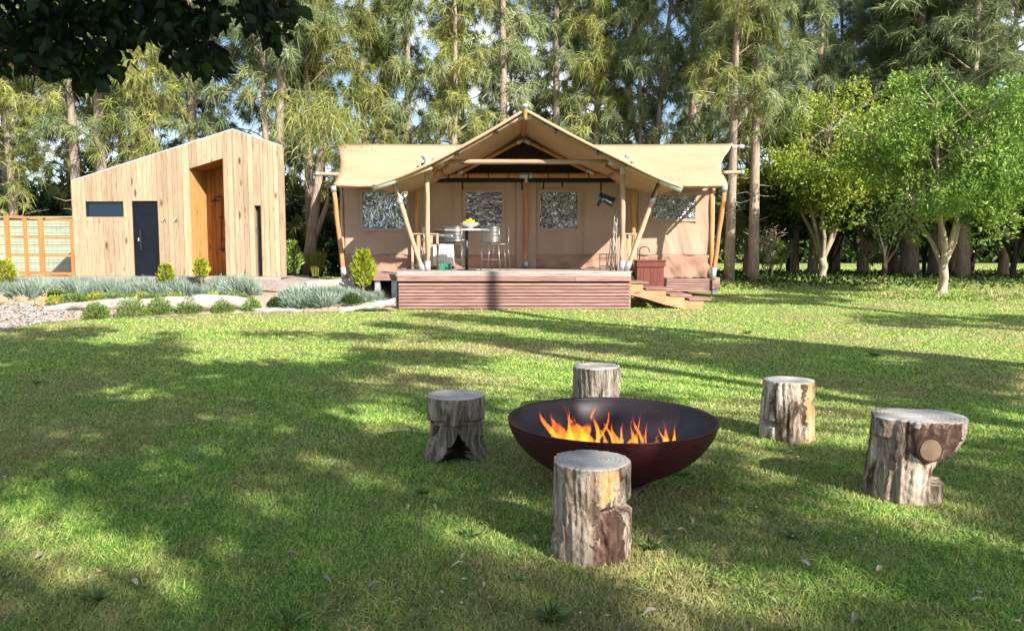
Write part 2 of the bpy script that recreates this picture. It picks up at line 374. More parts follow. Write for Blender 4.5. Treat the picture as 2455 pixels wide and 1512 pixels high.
# foliage
M['she'] = leafmat('she-oak needles', (.08, .115, .03), (.25, .28, .075), (.45, .45, .16), .22, .6, .14, .5)
M['she2'] = leafmat('grey she-oak needles', (.07, .11, .045), (.21, .26, .11), (.40, .44, .23), .22, .6, .14, .5)
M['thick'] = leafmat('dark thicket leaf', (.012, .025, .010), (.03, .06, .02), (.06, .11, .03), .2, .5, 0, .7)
M['citrus'] = leafmat('citrus leaf', (.045, .11, .02), (.15, .26, .04), (.34, .45, .11), .3, .38, .1, .7)
M['citrus_y'] = leafmat('yellow green citrus leaf', (.09, .16, .02), (.25, .33, .045), (.46, .49, .10), .3, .38, .05, .7)
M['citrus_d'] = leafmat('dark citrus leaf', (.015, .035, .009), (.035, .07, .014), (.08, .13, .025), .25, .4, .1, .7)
M['over'] = leafmat('shade darkened leaf', (.003, .007, .002), (.006, .015, .003), (.018, .045, .007), .2, .55, .0, 1.5)  # leaf colour taken down to near black, standing in for canopy shade
M['lav'] = leafmat('silver lavender', (.09, .145, .10), (.22, .29, .225), (.40, .46, .38), .2, .7, .22, 3)
M['lav_g'] = leafmat('green garden leaf', (.07, .13, .03), (.15, .23, .06), (.26, .34, .12), .3, .6, .1, 3)
M['box'] = leafmat('clipped bush leaf', (.06, .12, .02), (.14, .23, .045), (.25, .35, .08), .25, .5, .12, 9)
M['lime'] = leafmat('bright lime leaf', (.16, .22, .02), (.32, .38, .03), (.48, .52, .06), .35, .4, .08, 3)
M['tuss'] = leafmat('yellow tussock', (.14, .17, .03), (.27, .28, .06), (.4, .38, .12), .3, .6, .05, 3)
def grassmat(name, ground=False):
    m, t, p, o = newmat(name)
    big = noise(t, .55, (1, 1, 1), 5, .6, coord='Object'); fine = noise(t, 5, (1, 1, 1), 4, .6)
    if ground:
        f2 = noise(t, 60, (1, 1, 1), 6, .7)
        c = ramp(t, f2, [(.3, (.10, .13, .04)), (.5, (.21, .27, .07)), (.75, (.36, .38, .15))])
        dry = ramp(t, f2, [(.3, (.18, .13, .08)), (.7, (.42, .33, .20))])
    else:
        a = N(t, 'ShaderNodeAttribute', attribute_name='rnd')
        c = ramp(t, a.outputs['Fac'], [(0, (.05, .17, .04)), (.3, (.17, .34, .06)), (.65, (.40, .54, .11)), (.88, (.60, .62, .20)), (1, (.62, .54, .33))])
        dry = ramp(t, a.outputs['Fac'], [(0, (.16, .17, .06)), (.4, (.40, .34, .15)), (1, (.62, .48, .30))])
    ad = N(t, 'ShaderNodeMath', operation='MULTIPLY_ADD'); t.links.new(fine, ad.inputs[0]); ad.inputs[1].default_value = .45; t.links.new(big, ad.inputs[2])
    c = mixc(t, ramp(t, ad.outputs[0], [(.66, (0, 0, 0)), (.89, (.8, .8, .8))]), c, dry)
    t.links.new(c, p.inputs['Base Color']); p.inputs['Roughness'].default_value = .6 if not ground else .95; p.inputs['Specular IOR Level'].default_value = .25 if not ground else .05
    if ground: bump(t, p, f2, .7, .03)
    else:
        tr = N(t, 'ShaderNodeBsdfTranslucent'); t.links.new(c, tr.inputs['Color']); ms = N(t, 'ShaderNodeMixShader'); ms.inputs[0].default_value = .35
        t.links.new(p.outputs[0], ms.inputs[1]); t.links.new(tr.outputs[0], ms.inputs[2]); t.links.new(ms.outputs[0], o.inputs['Surface'])
    return m
M['grass'] = grassmat('lawn blades'); M['soil'] = grassmat('lawn floor', True)
M['mulch'] = pm('mulch and gravel', (.22, .14, .09), (.50, .40, .31), 14, rough=.95, bmp=.8, bdist=.04, orand=0, detail=8)
def flamemat():
    m, t, p, o = newmat('flame'); tc = N(t, 'ShaderNodeTexCoord'); sx = N(t, 'ShaderNodeSeparateXYZ'); t.links.new(tc.outputs['Generated'], sx.inputs[0])
    c = ramp(t, sx.outputs['Z'], [(0, (1, .62, .10)), (.35, (1, .36, .03)), (.8, (.95, .13, .015)), (1, (.5, .04, .01))])
    e = N(t, 'ShaderNodeEmission'); t.links.new(c, e.inputs['Color']); n = noise(t, 9, (2, 2, .6), 3)
    st = ramp(t, n, [(.35, (.35, .35, .35)), (.6, (1, 1, 1))]); mu = N(t, 'ShaderNodeMath', operation='MULTIPLY'); t.links.new(st, mu.inputs[0]); mu.inputs[1].default_value = 2.1; t.links.new(mu.outputs[0], e.inputs['Strength'])
    lw = N(t, 'ShaderNodeLayerWeight'); lw.inputs['Blend'].default_value = .5; fr_ = ramp(t, lw.outputs['Facing'], [(.05, (0, 0, 0)), (.75, (1, 1, 1))]); tr = N(t, 'ShaderNodeBsdfTransparent'); ms = N(t, 'ShaderNodeMixShader')
    mz = N(t, 'ShaderNodeMath', operation='MULTIPLY_ADD'); t.links.new(sx.outputs['Z'], mz.inputs[0]); mz.inputs[1].default_value = .5; nf = noise(t, 14, (1, 1, .45), 4, .6); ns_ = N(t, 'ShaderNodeMath', operation='MULTIPLY_ADD'); t.links.new(nf, ns_.inputs[0]); ns_.inputs[1].default_value = 1.7; ns_.inputs[2].default_value = -.5; na = N(t, 'ShaderNodeMath', operation='ADD'); t.links.new(ns_.outputs[0], na.inputs[0]); t.links.new(fr_, na.inputs[1]); t.links.new(na.outputs[0], mz.inputs[2]); mz.use_clamp = True
    t.links.new(mz.outputs[0], ms.inputs[0]); t.links.new(e.outputs[0], ms.inputs[1]); t.links.new(tr.outputs[0], ms.inputs[2]); t.links.new(ms.outputs[0], o.inputs['Surface']); return m
M['flame'] = flamemat()

# ================================================================== GROUND
def sheet(name, xs, ys, mat, dz=0, mask=None):
    X, Y = np.meshgrid(xs, ys); V = np.stack([X, Y, gz(X, Y)+dz], -1).reshape(-1, 3); nx = len(xs)
    i = np.arange(len(ys)-1)[:, None]*nx+np.arange(nx-1)[None]
    Fc = np.stack([i, i+1, i+nx+1, i+nx], -1).reshape(-1, 4)
    if mask is not None:
        c = V[Fc].mean(1); Fc = Fc[mask(c)]
    return tag(np_mesh(name, V, Fc, mat, smooth=True), kind='structure')
xs = np.concatenate([[-400, -150, -70], np.linspace(-30, 30, 161), [70, 150, 400]])
ys = np.concatenate([[-80, -30], np.linspace(-8, 34, 141), [45, 70, 120, 250, 700]])
sheet('lawn_ground', xs, ys, M['soil'])
BPX = [-900, -300, 0, 100, 200, 300, 600, 850, 955]; BPY = [900, 820, 792, 774, 767, 763, 751, 747, 744]
def in_bed(x, y):
    px, py = project(x, y, gz(x, y)); b = np.interp(px, BPX, BPY)
    return (py < b) & (x < -2.85) & (y < 23.6)
sheet('garden_bed', np.linspace(-16, -2.85, 150), np.linspace(12, 23.6, 130), M['mulch'], .012, lambda c: in_bed(c[:, 0], c[:, 1]))

# grass blades: density falls with distance as they shrink in the picture
def grass_region(n, Y0, Y1, wpx, h0, h1):
    Y = Y0*(Y1/Y0)**rng.random(n); X = (rng.random(n)*2-1)*(.72*Y+1.0)
    ok = ~in_bed(X, Y) & ~((X > -2.85) & (X < 2.95) & (Y > 18.75) & (Y < 24)) & ~((X > -6) & (X < 6.2) & (Y > 21.6) & (Y < 27)) & ~((X < -2.9) & (Y > 19) & (Y < 26))
    for (cx, cy, r) in STUMP_SPOTS: ok &= (X-cx)**2+(Y-cy)**2 > r*r
    X, Y = X[ok], Y[ok]; n = len(X); P = np.stack([X, Y, gz(X, Y)-.004], 1)
    cl = .5+.5*np.sin(X*5.1+np.sin(Y*3.7)*2)*np.sin(Y*4.3+np.sin(X*2.9)*2)
    big = .5+.5*np.sin(X*1.1+1.3*np.sin(Y*.8))*np.sin(Y*.9+X*.3)
    th = cl*.5+big*.3+.2*rng.random(n)
    keep = rng.random(n) < .45+.6*th
    P, X, Y, th = P[keep], X[keep], Y[keep], th[keep]; n = len(P)
    D = rdir(n)*.75; D[:, 2] = np.abs(D[:, 2])*.4+.55
    Ln = (h0+(h1-h0)*rng.random(n))*(.55+.7*th)*(1+.45*np.clip((Y-20)/6, 0, 1)*(X > 4.5))
    W = wpx*Y/751.
    side = unit(np.cross(D, np.stack([.3*rng.normal(size=n), np.ones(n), np.zeros(n)], 1)))
    Dn = unit(D)
    V = np.stack([P-side*W[:, None]/2, P+side*W[:, None]/2, P+Dn*Ln[:, None]], 1).reshape(-1, 3)
    return V, np.arange(n*3).reshape(-1, 3), rng.random(n)*(.75+.25*th)

# ================================================================== STUMPS (positions first, the grass keeps clear of them)
SP = {}
for k, (pxc, pyb, wpx) in dict(front=(1415, 1357, 188), left=(1092, 1110, 132), back=(1428, 1010, 108), rback=(1886, 1062, 128), right=(2160, 1212, 190)).items():
    g = gp(pxc, pyb); dep = g.y*cp-(g.z-EYE)*sp_; r = wpx/2*dep/F
    SP[k] = (g.x*(1+r*.9/g.y), g.y+r*.9, r)
STUMP_SPOTS = [(x, y, r*.95) for x, y, r in SP.values()]
def coarse(n):
    Y = 2.2*(7.5/2.2)**rng.random(n); X = (rng.random(n)*2-1)*(.72*Y+1.0); ok = np.ones(n, bool)
    for (cx, cy, r) in STUMP_SPOTS: ok &= (X-cx)**2+(Y-cy)**2 > (r+.03)**2
    big = np.sin(X*2.3+1.3*np.sin(Y*1.7))*np.sin(Y*2.1+X*.6); ok &= big > rng.uniform(-.9, .8, n); X, Y = X[ok], Y[ok]; k = 11
    P = np.repeat(np.stack([X, Y, gz(X, Y)-.003], 1), k, 0)+rng.normal(size=(len(X)*k, 3))*np.array([.012, .012, 0]); D = rdir(len(P)); D[:, 2] = np.abs(D[:, 2])*.5+.25+.3*rng.random(len(P))
    V, Fc, r_ = blades(P, D, .045+.06*rng.random(len(P)), .0052, .5); return V, Fc, r_*.7
parts = [coarse(14000), grass_region(520000, 2.2, 11, 1.5, .022, .052), grass_region(330000, 11, 60, 1.15, .03, .06)]
V, Fc, r_ = join(parts)
tag(np_mesh('grass', V, Fc, M['grass'], r_), 'short green and straw coloured grass covering the lawn', 'grass', kind='stuff')
# longer rough grass round the citrus trees
def tufts(centers, n, rad, h, wpx=1.3):
    Ps = []
    for (x, y) in centers:
        a = rng.random(n)*2*PI; q = rad*np.sqrt(rng.random(n)); Ps.append(np.stack([x+q*np.cos(a)*1.7, y+q*np.sin(a), q], 1))
    P = np.concatenate(Ps); fall = 1-.6*P[:, 2]/rad; X, Y = P[:, 0], P[:, 1]; P = np.stack([X, Y, gz(X, Y)-.01], 1)
    D = rdir(len(P))*.6; D[:, 2] = np.abs(D[:, 2])+.6
    return blades(P, D, h*fall*(.5+.7*rng.random(len(P))), wpx*Y/751., .35)
T1 = gp(2258, 712); T2 = at(1970, 672, 29.); T2.z = gzf(T2.x, T2.y)
cent = [(T1.x+a, T1.y+b) for a, b in ((0, 0), (.5, -.2), (-.5, .1), (1.2, .2), (.2, -.5))]+[(T2.x+a, T2.y+b) for a, b in ((0, 0), (.7, -.2), (-.6, 0), (1.6, -.3), (2.4, -.6))]
cent += [(T1.x-1.9+random.random(), T1.y+.8*random.random()) for _ in range(3)]+[(5+17*random.random(), 24+8*random.random()) for _ in range(26)]
V, Fc, r_ = tufts(cent, 900, .8, .33)
tag(np_mesh('long_grass', V, Fc, M['grass'], r_), 'long unmown grass growing round the citrus trunks', 'grass', kind='stuff')
# ================================================================== CABIN
YC = 21.0
ZB = at(400, 662, YC).z
cab = thing('cabin', 'pale pine board cabin with uneven peaked roof, black door and tall shower recess', 'cabin', (at(430, 662, YC).x, YC, ZB))
cx = lambda px: at(px, 560, YC).x
XL, XP, XR = cx(177), at(558, 311, YC).x, cx(683)
ZL, ZP, ZR = at(175, 435, YC).z, at(556, 311, YC).z, at(679, 352, YC).z
DEP = 3.2; XRB = XR*(YC+DEP)/YC-.25
def roofz(x): return ZL+(ZP-ZL)*(x-XL)/(XP-XL) if x < XP else ZP+(ZR-ZP)*(x-XP)/(XR-XP)
wz = lambda py: at(300, py, YC).z
win = (cx(209), cx(299), wz(520), wz(483)); door = (cx(320), cx(381), ZB, wz(482)); slot = (cx(611), cx(628), ZB, wz(493))
rec = (cx(459), cx(540), ZB, None); rz = lambda x: at(455, 405, YC).z+(at(537, 380, YC).z-at(455, 405, YC).z)*(x-rec[0])/(rec[1]-rec[0])
edges = set(np.round(np.linspace(XL, XR, 43), 4)); edges = sorted(edges)
for e in (win[0], win[1], door[0], door[1], slot[0], slot[1], rec[0], rec[1]):
    k = min(range(len(edges)), key=lambda i: abs(edges[i]-e)); edges[k] = e
def plank_poly(x0, x1, b0, b1, t0, t1, parent=cab, mat='pine', y=YC, th=.022, gap=.004, name='plank'):
    m = MB(); a, b = x0+gap, x1-gap
    m.hexa([(a, y-th, b0), (b, y-th, b1), (b, y, b1), (a, y, b0), (a, y-th, t0), (b, y-th, t1), (b, y, t1), (a, y, t0)])
    return m.build(name, M[mat], parent, bevel=.003)
for i in range(len(edges)-1):
    a, b = edges[i], edges[i+1]; mid = (a+b)/2
    if a >= win[0]-1e-3 and b <= win[1]+1e-3:
        plank_poly(a, b, ZB, ZB, win[2], win[2]); plank_poly(a, b, win[3], win[3], roofz(a), roofz(b))
    elif a >= door[0]-1e-3 and b <= door[1]+1e-3: plank_poly(a, b, door[3], door[3], roofz(a), roofz(b))
    elif a >= slot[0]-1e-3 and b <= slot[1]+1e-3: plank_poly(a, b, slot[3], slot[3], roofz(a), roofz(b))
    elif a >= rec[0]-1e-3 and b <= rec[1]+1e-3: plank_poly(a, b, rz(a), rz(b), roofz(a), roofz(b))
    else:
        if a < XP-1e-3 < b-1e-3:
            plank_poly(a, XP, ZB, ZB, roofz(a), ZP, gap=.002); plank_poly(XP, b, ZB, ZB, ZP, roofz(b), gap=.002)
        else: plank_poly(a, b, ZB, ZB, roofz(a), roofz(b))
# backing wall pieces round the openings, side walls, roof
m = MB()
def back(x0, x1, z0, t0, t1): m.hexa([(x0, YC+.002, z0), (x1, YC+.002, z0), (x1, YC+.10, z0), (x0, YC+.10, z0), (x0, YC+.002, t0), (x1, YC+.002, t1), (x1, YC+.10, t1), (x0, YC+.10, t0)])
back(XL, win[0], ZB, roofz(XL)-.03, roofz(win[0])-.03); back(win[0], win[1], ZB, win[2], win[2]); back(win[0], win[1], win[3], roofz(win[0])-.03, roofz(win[1])-.03)
back(win[1], door[0], ZB, roofz(win[1])-.03, roofz(door[0])-.03); back(door[0], door[1], door[3], roofz(door[0])-.03, roofz(door[1])-.03)
back(door[1], rec[0]-.02, ZB, roofz(door[1])-.03, roofz(rec[0])-.03); m.hexa([(rec[0]-.02, YC+.002, rz(rec[0])+.02), (rec[1]+.02, YC+.002, rz(rec[1])+.02), (rec[1]+.02, YC+.1, rz(rec[1])+.02), (rec[0]-.02, YC+.1, rz(rec[0])+.02), (rec[0]-.02, YC+.002, roofz(rec[0])-.03), (rec[1]+.02, YC+.002, roofz(rec[1])-.03), (rec[1]+.02, YC+.1, roofz(rec[1])-.03), (rec[0]-.02, YC+.1, roofz(rec[0])-.03)])
back(rec[1]+.02, XP, ZB, roofz(rec[1])-.03, ZP-.03); back(XP, slot[0], ZB, ZP-.03, roofz(slot[0])-.03); back(slot[0], slot[1], slot[3], roofz(slot[0])-.03, roofz(slot[1])-.03); back(slot[1], XR, ZB, roofz(slot[1])-.03, ZR-.03)
m.box(XL, XL+.1, YC+.1, YC+DEP, ZB, ZL-.05); m.hexa([(XR-.1, YC+.1, ZB), (XR, YC+.1, ZB), (XRB, YC+DEP, ZB), (XRB-.1, YC+DEP, ZB), (XR-.1, YC+.1, ZR-.05), (XR, YC+.1, ZR-.05), (XRB, YC+DEP, ZR-.05), (XRB-.1, YC+DEP, ZR-.05)])
m.add([(XL, YC+DEP, ZB), (XRB, YC+DEP, ZB), (XRB, YC+DEP, ZR-.05), (XP, YC+DEP, ZP-.05), (XL, YC+DEP, ZL-.05)], [(0, 1, 2, 3, 4)])
m.build('wall', M['dark'], cab)
for (a, b, za, zb, b2) in ((XL, XP, ZL, ZP, XP), (XP, XR, ZP, ZR, XRB)):
    mm = MB(); mm.hexa([(a, YC-.01, za), (b, YC-.01, zb), (b2, YC+DEP, zb), (a, YC+DEP, za), (a, YC-.01, za+.035), (b, YC-.01, zb+.035), (b2, YC+DEP, zb+.035), (a, YC+DEP, za+.035)])
    mm.build('roof', M['steel'], cab)
# side wall boards (seen from a step aside)
k = 0
for i in range(21):
    y0 = YC+i*DEP/21; mm = MB(); mm.box(XL-.022, XL, y0+.004, y0+DEP/21-.004, ZB, ZL-.01); mm.build('side_board', M['pine'], cab)
    e0 = XR+(XRB-XR)*i/21; e1 = XR+(XRB-XR)*(i+1)/21; mm = MB(); mm.hexa([(e0, y0+.004, ZB), (e0+.022, y0+.004, ZB), (e1+.022, y0+DEP/21-.004, ZB), (e1, y0+DEP/21-.004, ZB), (e0, y0+.004, ZR-.01), (e0+.022, y0+.004, ZR-.01), (e1+.022, y0+DEP/21-.004, ZR-.01), (e1, y0+DEP/21-.004, ZR-.01)]); mm.build('side_board', M['pine'], cab)
# window
fr = MB(); w0, w1, q0, q1 = win; t = .03
for bx in ((w0, w1, q0, q0+t), (w0, w1, q1-t, q1), (w0, w0+t, q0+t, q1-t), (w1-t, w1, q0+t, q1-t)): fr.box(bx[0], bx[1], YC+.01, YC+.09, bx[2], bx[3])
fo = fr.build('window_frame', M['black'], cab); g_ = MB(); g_.box(w0+t, w1-t, YC+.055, YC+.065, q0+t, q1-t); g_.build('pane', M['glass'], fo)
# door
d = MB(); d.box(door[0]+.012, door[1]-.012, YC+.03, YC+.075, ZB+.012, door[3]-.02); do = d.build('door', M['blackdoor'], cab, bevel=.004)
h = MB(); hx = cx(337); h.box(hx-.018, hx+.018, YC-.03, YC-.005, wz(600), wz(551)); h.box(hx-.012, hx+.012, YC-.006, YC+.03, wz(598), wz(595)); h.box(hx-.012, hx+.012, YC-.006, YC+.03, wz(556), wz(553)); h.build('handle', M['black'], do, bevel=.004)
l = MB(); lx = cx(331); l.box(lx-.02, lx+.02, YC+.02, YC+.03, wz(578), wz(570)); l.build('lock', M['steel'], do)
for nm, bx in (('door_jamb', (door[0], door[0]+.012)), ('door_jamb', (door[1]-.012, door[1]))):
    j = MB(); j.box(bx[0], bx[1], YC-.005, YC+.1, ZB, door[3]-.001); j.build(nm, M['black'], cab)
j = MB(); j.box(door[0]+.012, door[1]-.012, YC-.005, YC+.1, door[3]-.014, door[3]-.001); j.build('door_head', M['black'], cab)
# narrow side door in the slot
d = MB(); d.box(slot[0]+.004, slot[1]-.004, YC+.16, YC+.19, ZB+.01, slot[3]-.01); do = d.build('narrow_door', M['pot'], cab)
h = MB(); h.box((slot[0]+slot[1])/2-.012, (slot[0]+slot[1])/2+.012, YC+.13, YC+.16, wz(590), wz(560)); h.build('handle', M['black'], do)
for e in (slot[0], slot[1]-.008): j = MB(); j.box(e-.002, e+.01, YC-.012, YC+.2, ZB, slot[3]-.001); j.build('reveal_board', M['pine'], cab)
# shower recess: side reveals, back boards, ceiling
RD = 1.12
n = 8
for i in range(n):
    y0, y1 = YC+RD*i/n, YC+RD*(i+1)/n
    for (xa, xb, zt, mt) in ((rec[0]-.022, rec[0], rz(rec[0]), 'pine_f'), (rec[1], rec[1]+.022, rz(rec[1]), 'pine')):
        mm = MB(); mm.box(xa, xb, y0+.003+(.0 if i else .001), y1-.003, ZB+.002, zt-.002); mm.build('reveal_board', M[mt], cab, bevel=.002)
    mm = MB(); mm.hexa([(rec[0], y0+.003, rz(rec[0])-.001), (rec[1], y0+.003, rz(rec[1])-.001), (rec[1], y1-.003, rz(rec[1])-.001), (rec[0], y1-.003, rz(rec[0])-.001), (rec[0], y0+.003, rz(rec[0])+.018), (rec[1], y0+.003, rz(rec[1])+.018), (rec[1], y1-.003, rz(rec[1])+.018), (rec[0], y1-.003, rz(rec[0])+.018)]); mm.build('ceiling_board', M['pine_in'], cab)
n = 7
for i in range(n):
    a = rec[0]+(rec[1]-rec[0])*i/n; b = rec[0]+(rec[1]-rec[0])*(i+1)/n
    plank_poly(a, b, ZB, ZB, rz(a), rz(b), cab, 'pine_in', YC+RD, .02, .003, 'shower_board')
m = MB(); m.box(rec[0]-.1, rec[1]+.1, YC+RD+.002, YC+RD+.04, ZB, ZP-.35); m.build('recess_backing', M['dark'], cab)
ys_ = YC+RD-.06
def rp(px, py): return at(px, py, ys_)
sh = thing('shower', 'black exposed shower pipe with rain head in the tall recess', 'shower', rp(530, 600))
m = MB(); m.tube([rp(531, 592), rp(532, 480), rp(531, 472), rp(516, 471), rp(515, 480)], .012, 6); m.build('riser_pipe', M['black'], sh, True)
c = rp(515, 481); m = MB(); m.lathe([(.01, .04), (.02, .02), (.11, .008), (.115, -.006), (.0, -.006)], c, 16); m.build('shower_head', M['black'], sh, True)
m = MB(); m.tube([rp(524, 521), rp(537, 521)], .016, 8); m.build('bracket', M['black'], sh); m = MB(); m.tube([rp(531, 574), rp(538, 570), rp(540, 585), rp(534, 600)], .012, 6); m.build('hand_hose', M['black'], sh, True)
m = MB(); m.tube([rp(526, 596), rp(538, 596)], .02, 8); m.tube([rp(533, 600), rp(533, 603)], .03, 8); m.build('mixer_tap', M['black'], sh)
for px, w in ((395, 'nearer the black door'), (423, 'nearer the shower recess')):
    hk = thing('towel_hook', 'small dark double hook on the cabin wall, the one '+w, 'hook', at(px, 527, YC-.03), 'hooks on the cabin wall')
    c = at(px, 527, YC-.024); m = MB(); m.tube([c+Vector((0, -.002, 0)), c+Vector((0, .004, 0))], .03, 10); m.build('hook_plate', M['black'], hk)
    m = MB(); m.tube([c, c+Vector((0, -.05, -.02)), c+Vector((0, -.07, .03))], .008, 5); m.tube([c+Vector((.01, 0, 0)), c+Vector((.05, -.04, -.04)), c+Vector((.07, -.05, .0))], .007, 5); m.tube([c+Vector((-.01, 0, 0)), c+Vector((-.05, -.04, -.05)), c+Vector((-.07, -.05, -.01))], .007, 5); m.build('hook_arm', M['steel'], hk, True)

# deck platform the cabin stands on, walkway to the tent
pf = thing('cabin_deck', 'grey timber deck under the cabin, behind the lavender', 'deck', (cx(200), YC, ZB-.3))
xa, xb = cx(18), at(690, 662, YC).x
for i in range(8):
    y0 = YC-.62+i*.15
    m = MB(); m.box(xa, xb, y0+.003, y0+.147, ZB-.028, ZB-.004); m.build('deck_board', M['deck_g'], pf)
m = MB(); m.box(xa, xb, YC-.65, YC-.622, ZB-.24, ZB-.006); m.build('fascia', M['deck_g'], pf)
m = MB(); m.box(xa+.02, xb-.02, YC-.6, YC+DEP, ZB-.5, ZB-.03); m.build('joist_frame', M['dark'], pf)
wk = thing('walkway', 'weathered boardwalk leading from the cabin towards the tent', 'boardwalk', at(720, 700, 20))
A0, A1, B0, B1 = at(560, 668, 20.3), at(690, 655, 21.9), at(735, 693, 19.6), at(870, 683, 20.2)
for i in range(14):
    t0, t1 = i/14+.004, (i+1)/14-.004
    p = [A0.lerp(A1, t0), B0.lerp(B1, t0), B0.lerp(B1, t1), A0.lerp(A1, t1)]
    for q in p: q.z = ZB-.02-(.12 if q is p[1] or q is p[2] else .0)
    m = MB(); m.hexa([q-Vector((0, 0, .03)) for q in p]+p); m.build('board', M['deck_g'], wk)
m = MB(); p, q = A0.copy(), B0.copy(); p.z = ZB-.05; q.z = ZB-.17; m.beam(p+Vector((0, -.02, -.11)), q+Vector((0, -.02, -.11)), .03, .26); m.build('edge_board', M['deck_g'], wk)
m = MB(); p, q = at(735, 693, 19.55), at(850, 680, 19.9); m.beam(Vector((p.x, p.y, ZB-.2)), Vector((q.x, q.y, ZB-.12)), .05, .24); m.build('edge_board', M['deck_g'], wk)
m = MB(); p, q = at(620, 715, 18.9), at(735, 712, 18.9); m.box(p.x, q.x, 18.9, 19.5, p.z-.15, p.z+.02); m.build('low_step', M['deck_g'], wk)

# shed behind the trellis and the trellis itself
YS = 24.3
sd = thing('garden_shed', 'sage green weatherboard shed behind the orange trellis', 'shed', at(60, 665, YS))
sx0, sx1 = at(-260, 600, YS).x, at(182, 600, YS).x; zt, zb = at(60, 522, YS).z, at(60, 672, YS).z
nb = 7
for i in range(nb):
    z0, z1 = zb+(zt-zb)*i/nb, zb+(zt-zb)*(i+1)/nb
    m = MB(); m.hexa([(sx0, YS-.02, z0), (sx1, YS-.02, z0), (sx1, YS+.01, z0), (sx0, YS+.01, z0), (sx0, YS-.004, z1-.004), (sx1, YS-.004, z1-.004), (sx1, YS+.01, z1-.004), (sx0, YS+.01, z1-.004)]); m.build('weatherboard', M['sage'], sd)
m = MB(); m.box(sx0, sx1, YS+.011, YS+2.4, zb, zt-.01); m.build('wall', M['sage'], sd)
m = MB(); m.hexa([(sx0-.1, YS-.12, zt), (sx1+.05, YS-.12, zt), (sx1+.05, YS+2.5, zt+.05), (sx0-.1, YS+2.5, zt+.05), (sx0-.1, YS-.12, zt+.04), (sx1+.05, YS-.12, zt+.04), (sx1+.05, YS+2.5, zt+.09), (sx0-.1, YS+2.5, zt+.09)]); m.build('roof', M['sage'], sd)
YT = YC-.35
tr_ = thing('trellis', 'orange timber trellis panel with wire mesh beside the cabin', 'trellis', at(100, 660, YT))
def tp(px, py): return at(px, py, YT)
for (px, w, y0, y1) in ((23, .12, 516, 664), (66, .085, 520, 662), (104, .12, 520, 662), (176, .055, 526, 662)):
    a = tp(px, y1); m = MB(); zt_ = tp(px, y0).z; m.box(a.x-w/2, a.x+w/2, YT-.03, YT+.03, ZB-.2 if px == 23 else ZB-.02, zt_); m.build('post', M['trellis'], tr_, bevel=.004)
seg = [(23, 66, .06, .0425), (66, 104, .0425, .06), (104, 176, .06, .0275)]
for (ya, yb, h) in ((519, 528, .07), (568, 571, .06), (612, 613, .055), (655, 656, .075)):
    for (p0, p1, e0, e1) in seg:
        f = lambda px: ya+(yb-ya)*(px-23)/153
        a, b = tp(p0, f(p0)), tp(p1, f(p1)); m = MB(); m.beam((a.x+e0, YT, a.z), (b.x-e1, YT, b.z), .045, h); m.build('rail', M['trellis'], tr_)
m = MB()
for i in range(1, 14): px = 23+153*i/14; a, b = tp(px, 526), tp(px, 655); m.tube([(a.x, YT+.026, a.z), (a.x, YT+.026, b.z)], .0035, 3, False)
for i in range(1, 12): py = 526+130*i/12; a, b = tp(24, py), tp(175, py); m.tube([(a.x, YT+.03, a.z), (b.x, YT+.03, a.z)], .0035, 3, False)
m.build('wire_mesh', M['wire'], tr_)

# ================================================================== DECK
YF = at(1227, 742, 18.7).y; YW = 22.0
DX0, DX1 = at(953, 700, YF).x, at(1512, 700, YF).x
ZD = at(1227, 650, YF).z
zz = lambda py: at(1227, py, YF).z
GZ = gzf(0, YF)
dk = thing('tent_deck', 'raised timber deck with red brown slatted skirt in front of the tent', 'deck', (0.05, YF, GZ))
nb = 24
for i in range(nb):
    y0 = YF-.02+(YW-YF+.1)*i/nb; y1 = YF-.02+(YW-YF+.1)*(i+1)/nb
    m = MB(); m.box(DX0-.01, DX1+.01, y0+.003, y1-.003, ZD-.028, ZD); m.build('deck_board', M['deck_g'], dk, bevel=.003)
z1, z2, z3 = ZD-.030, zz(662.5), zz(674)
m = MB(); m.box(DX0, DX1, YF-.045, YF, z2+.002, z1+.004); m.build('fascia_board', M['deck_g'], dk, bevel=.004)
xm = at(1380, 668, YF).x
m = MB(); m.box(DX0, xm-.002, YF-.04, YF, z3, z2-.002); m.build('fascia_board', M['deck_x'], dk, bevel=.004); m = MB(); m.box(xm+.002, DX1, YF-.04, YF, z3, z2-.002); m.build('fascia_board', M['deck_x'], dk, bevel=.004)
zt_, zb_ = zz(677), GZ+.01; ns = 8
for i in range(ns):
    a = zt_-(zt_-zb_)*(i+1)/ns; b = zt_-(zt_-zb_)*i/ns-.019
    m = MB(); m.box(DX0+.03, DX1-.03, YF-.018, YF, a, b); m.build('slat', M['deck_x'], dk, bevel=.003)
    for sx_ in (DX0+.01, DX1-.028):
        m = MB(); m.box(sx_, sx_+.018, YF+.02, YW-.1, a, b); m.build('side_slat', M['deck_x'], dk)
for sx_ in (DX0, DX1-.03):
    m = MB(); m.box(sx_, sx_+.03, YF+.01, YW, z3, z1+.004); m.build('side_fascia', M['deck_x'], dk)
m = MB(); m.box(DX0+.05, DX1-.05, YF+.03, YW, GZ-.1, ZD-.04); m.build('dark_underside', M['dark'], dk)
for e in (DX0, DX1-.03): m = MB(); m.box(e, e+.03, YF-.016, YF+.02, GZ, z3-.004); m.build('corner_board', M['dark'] if e == DX0 else M['deck_x'], dk)

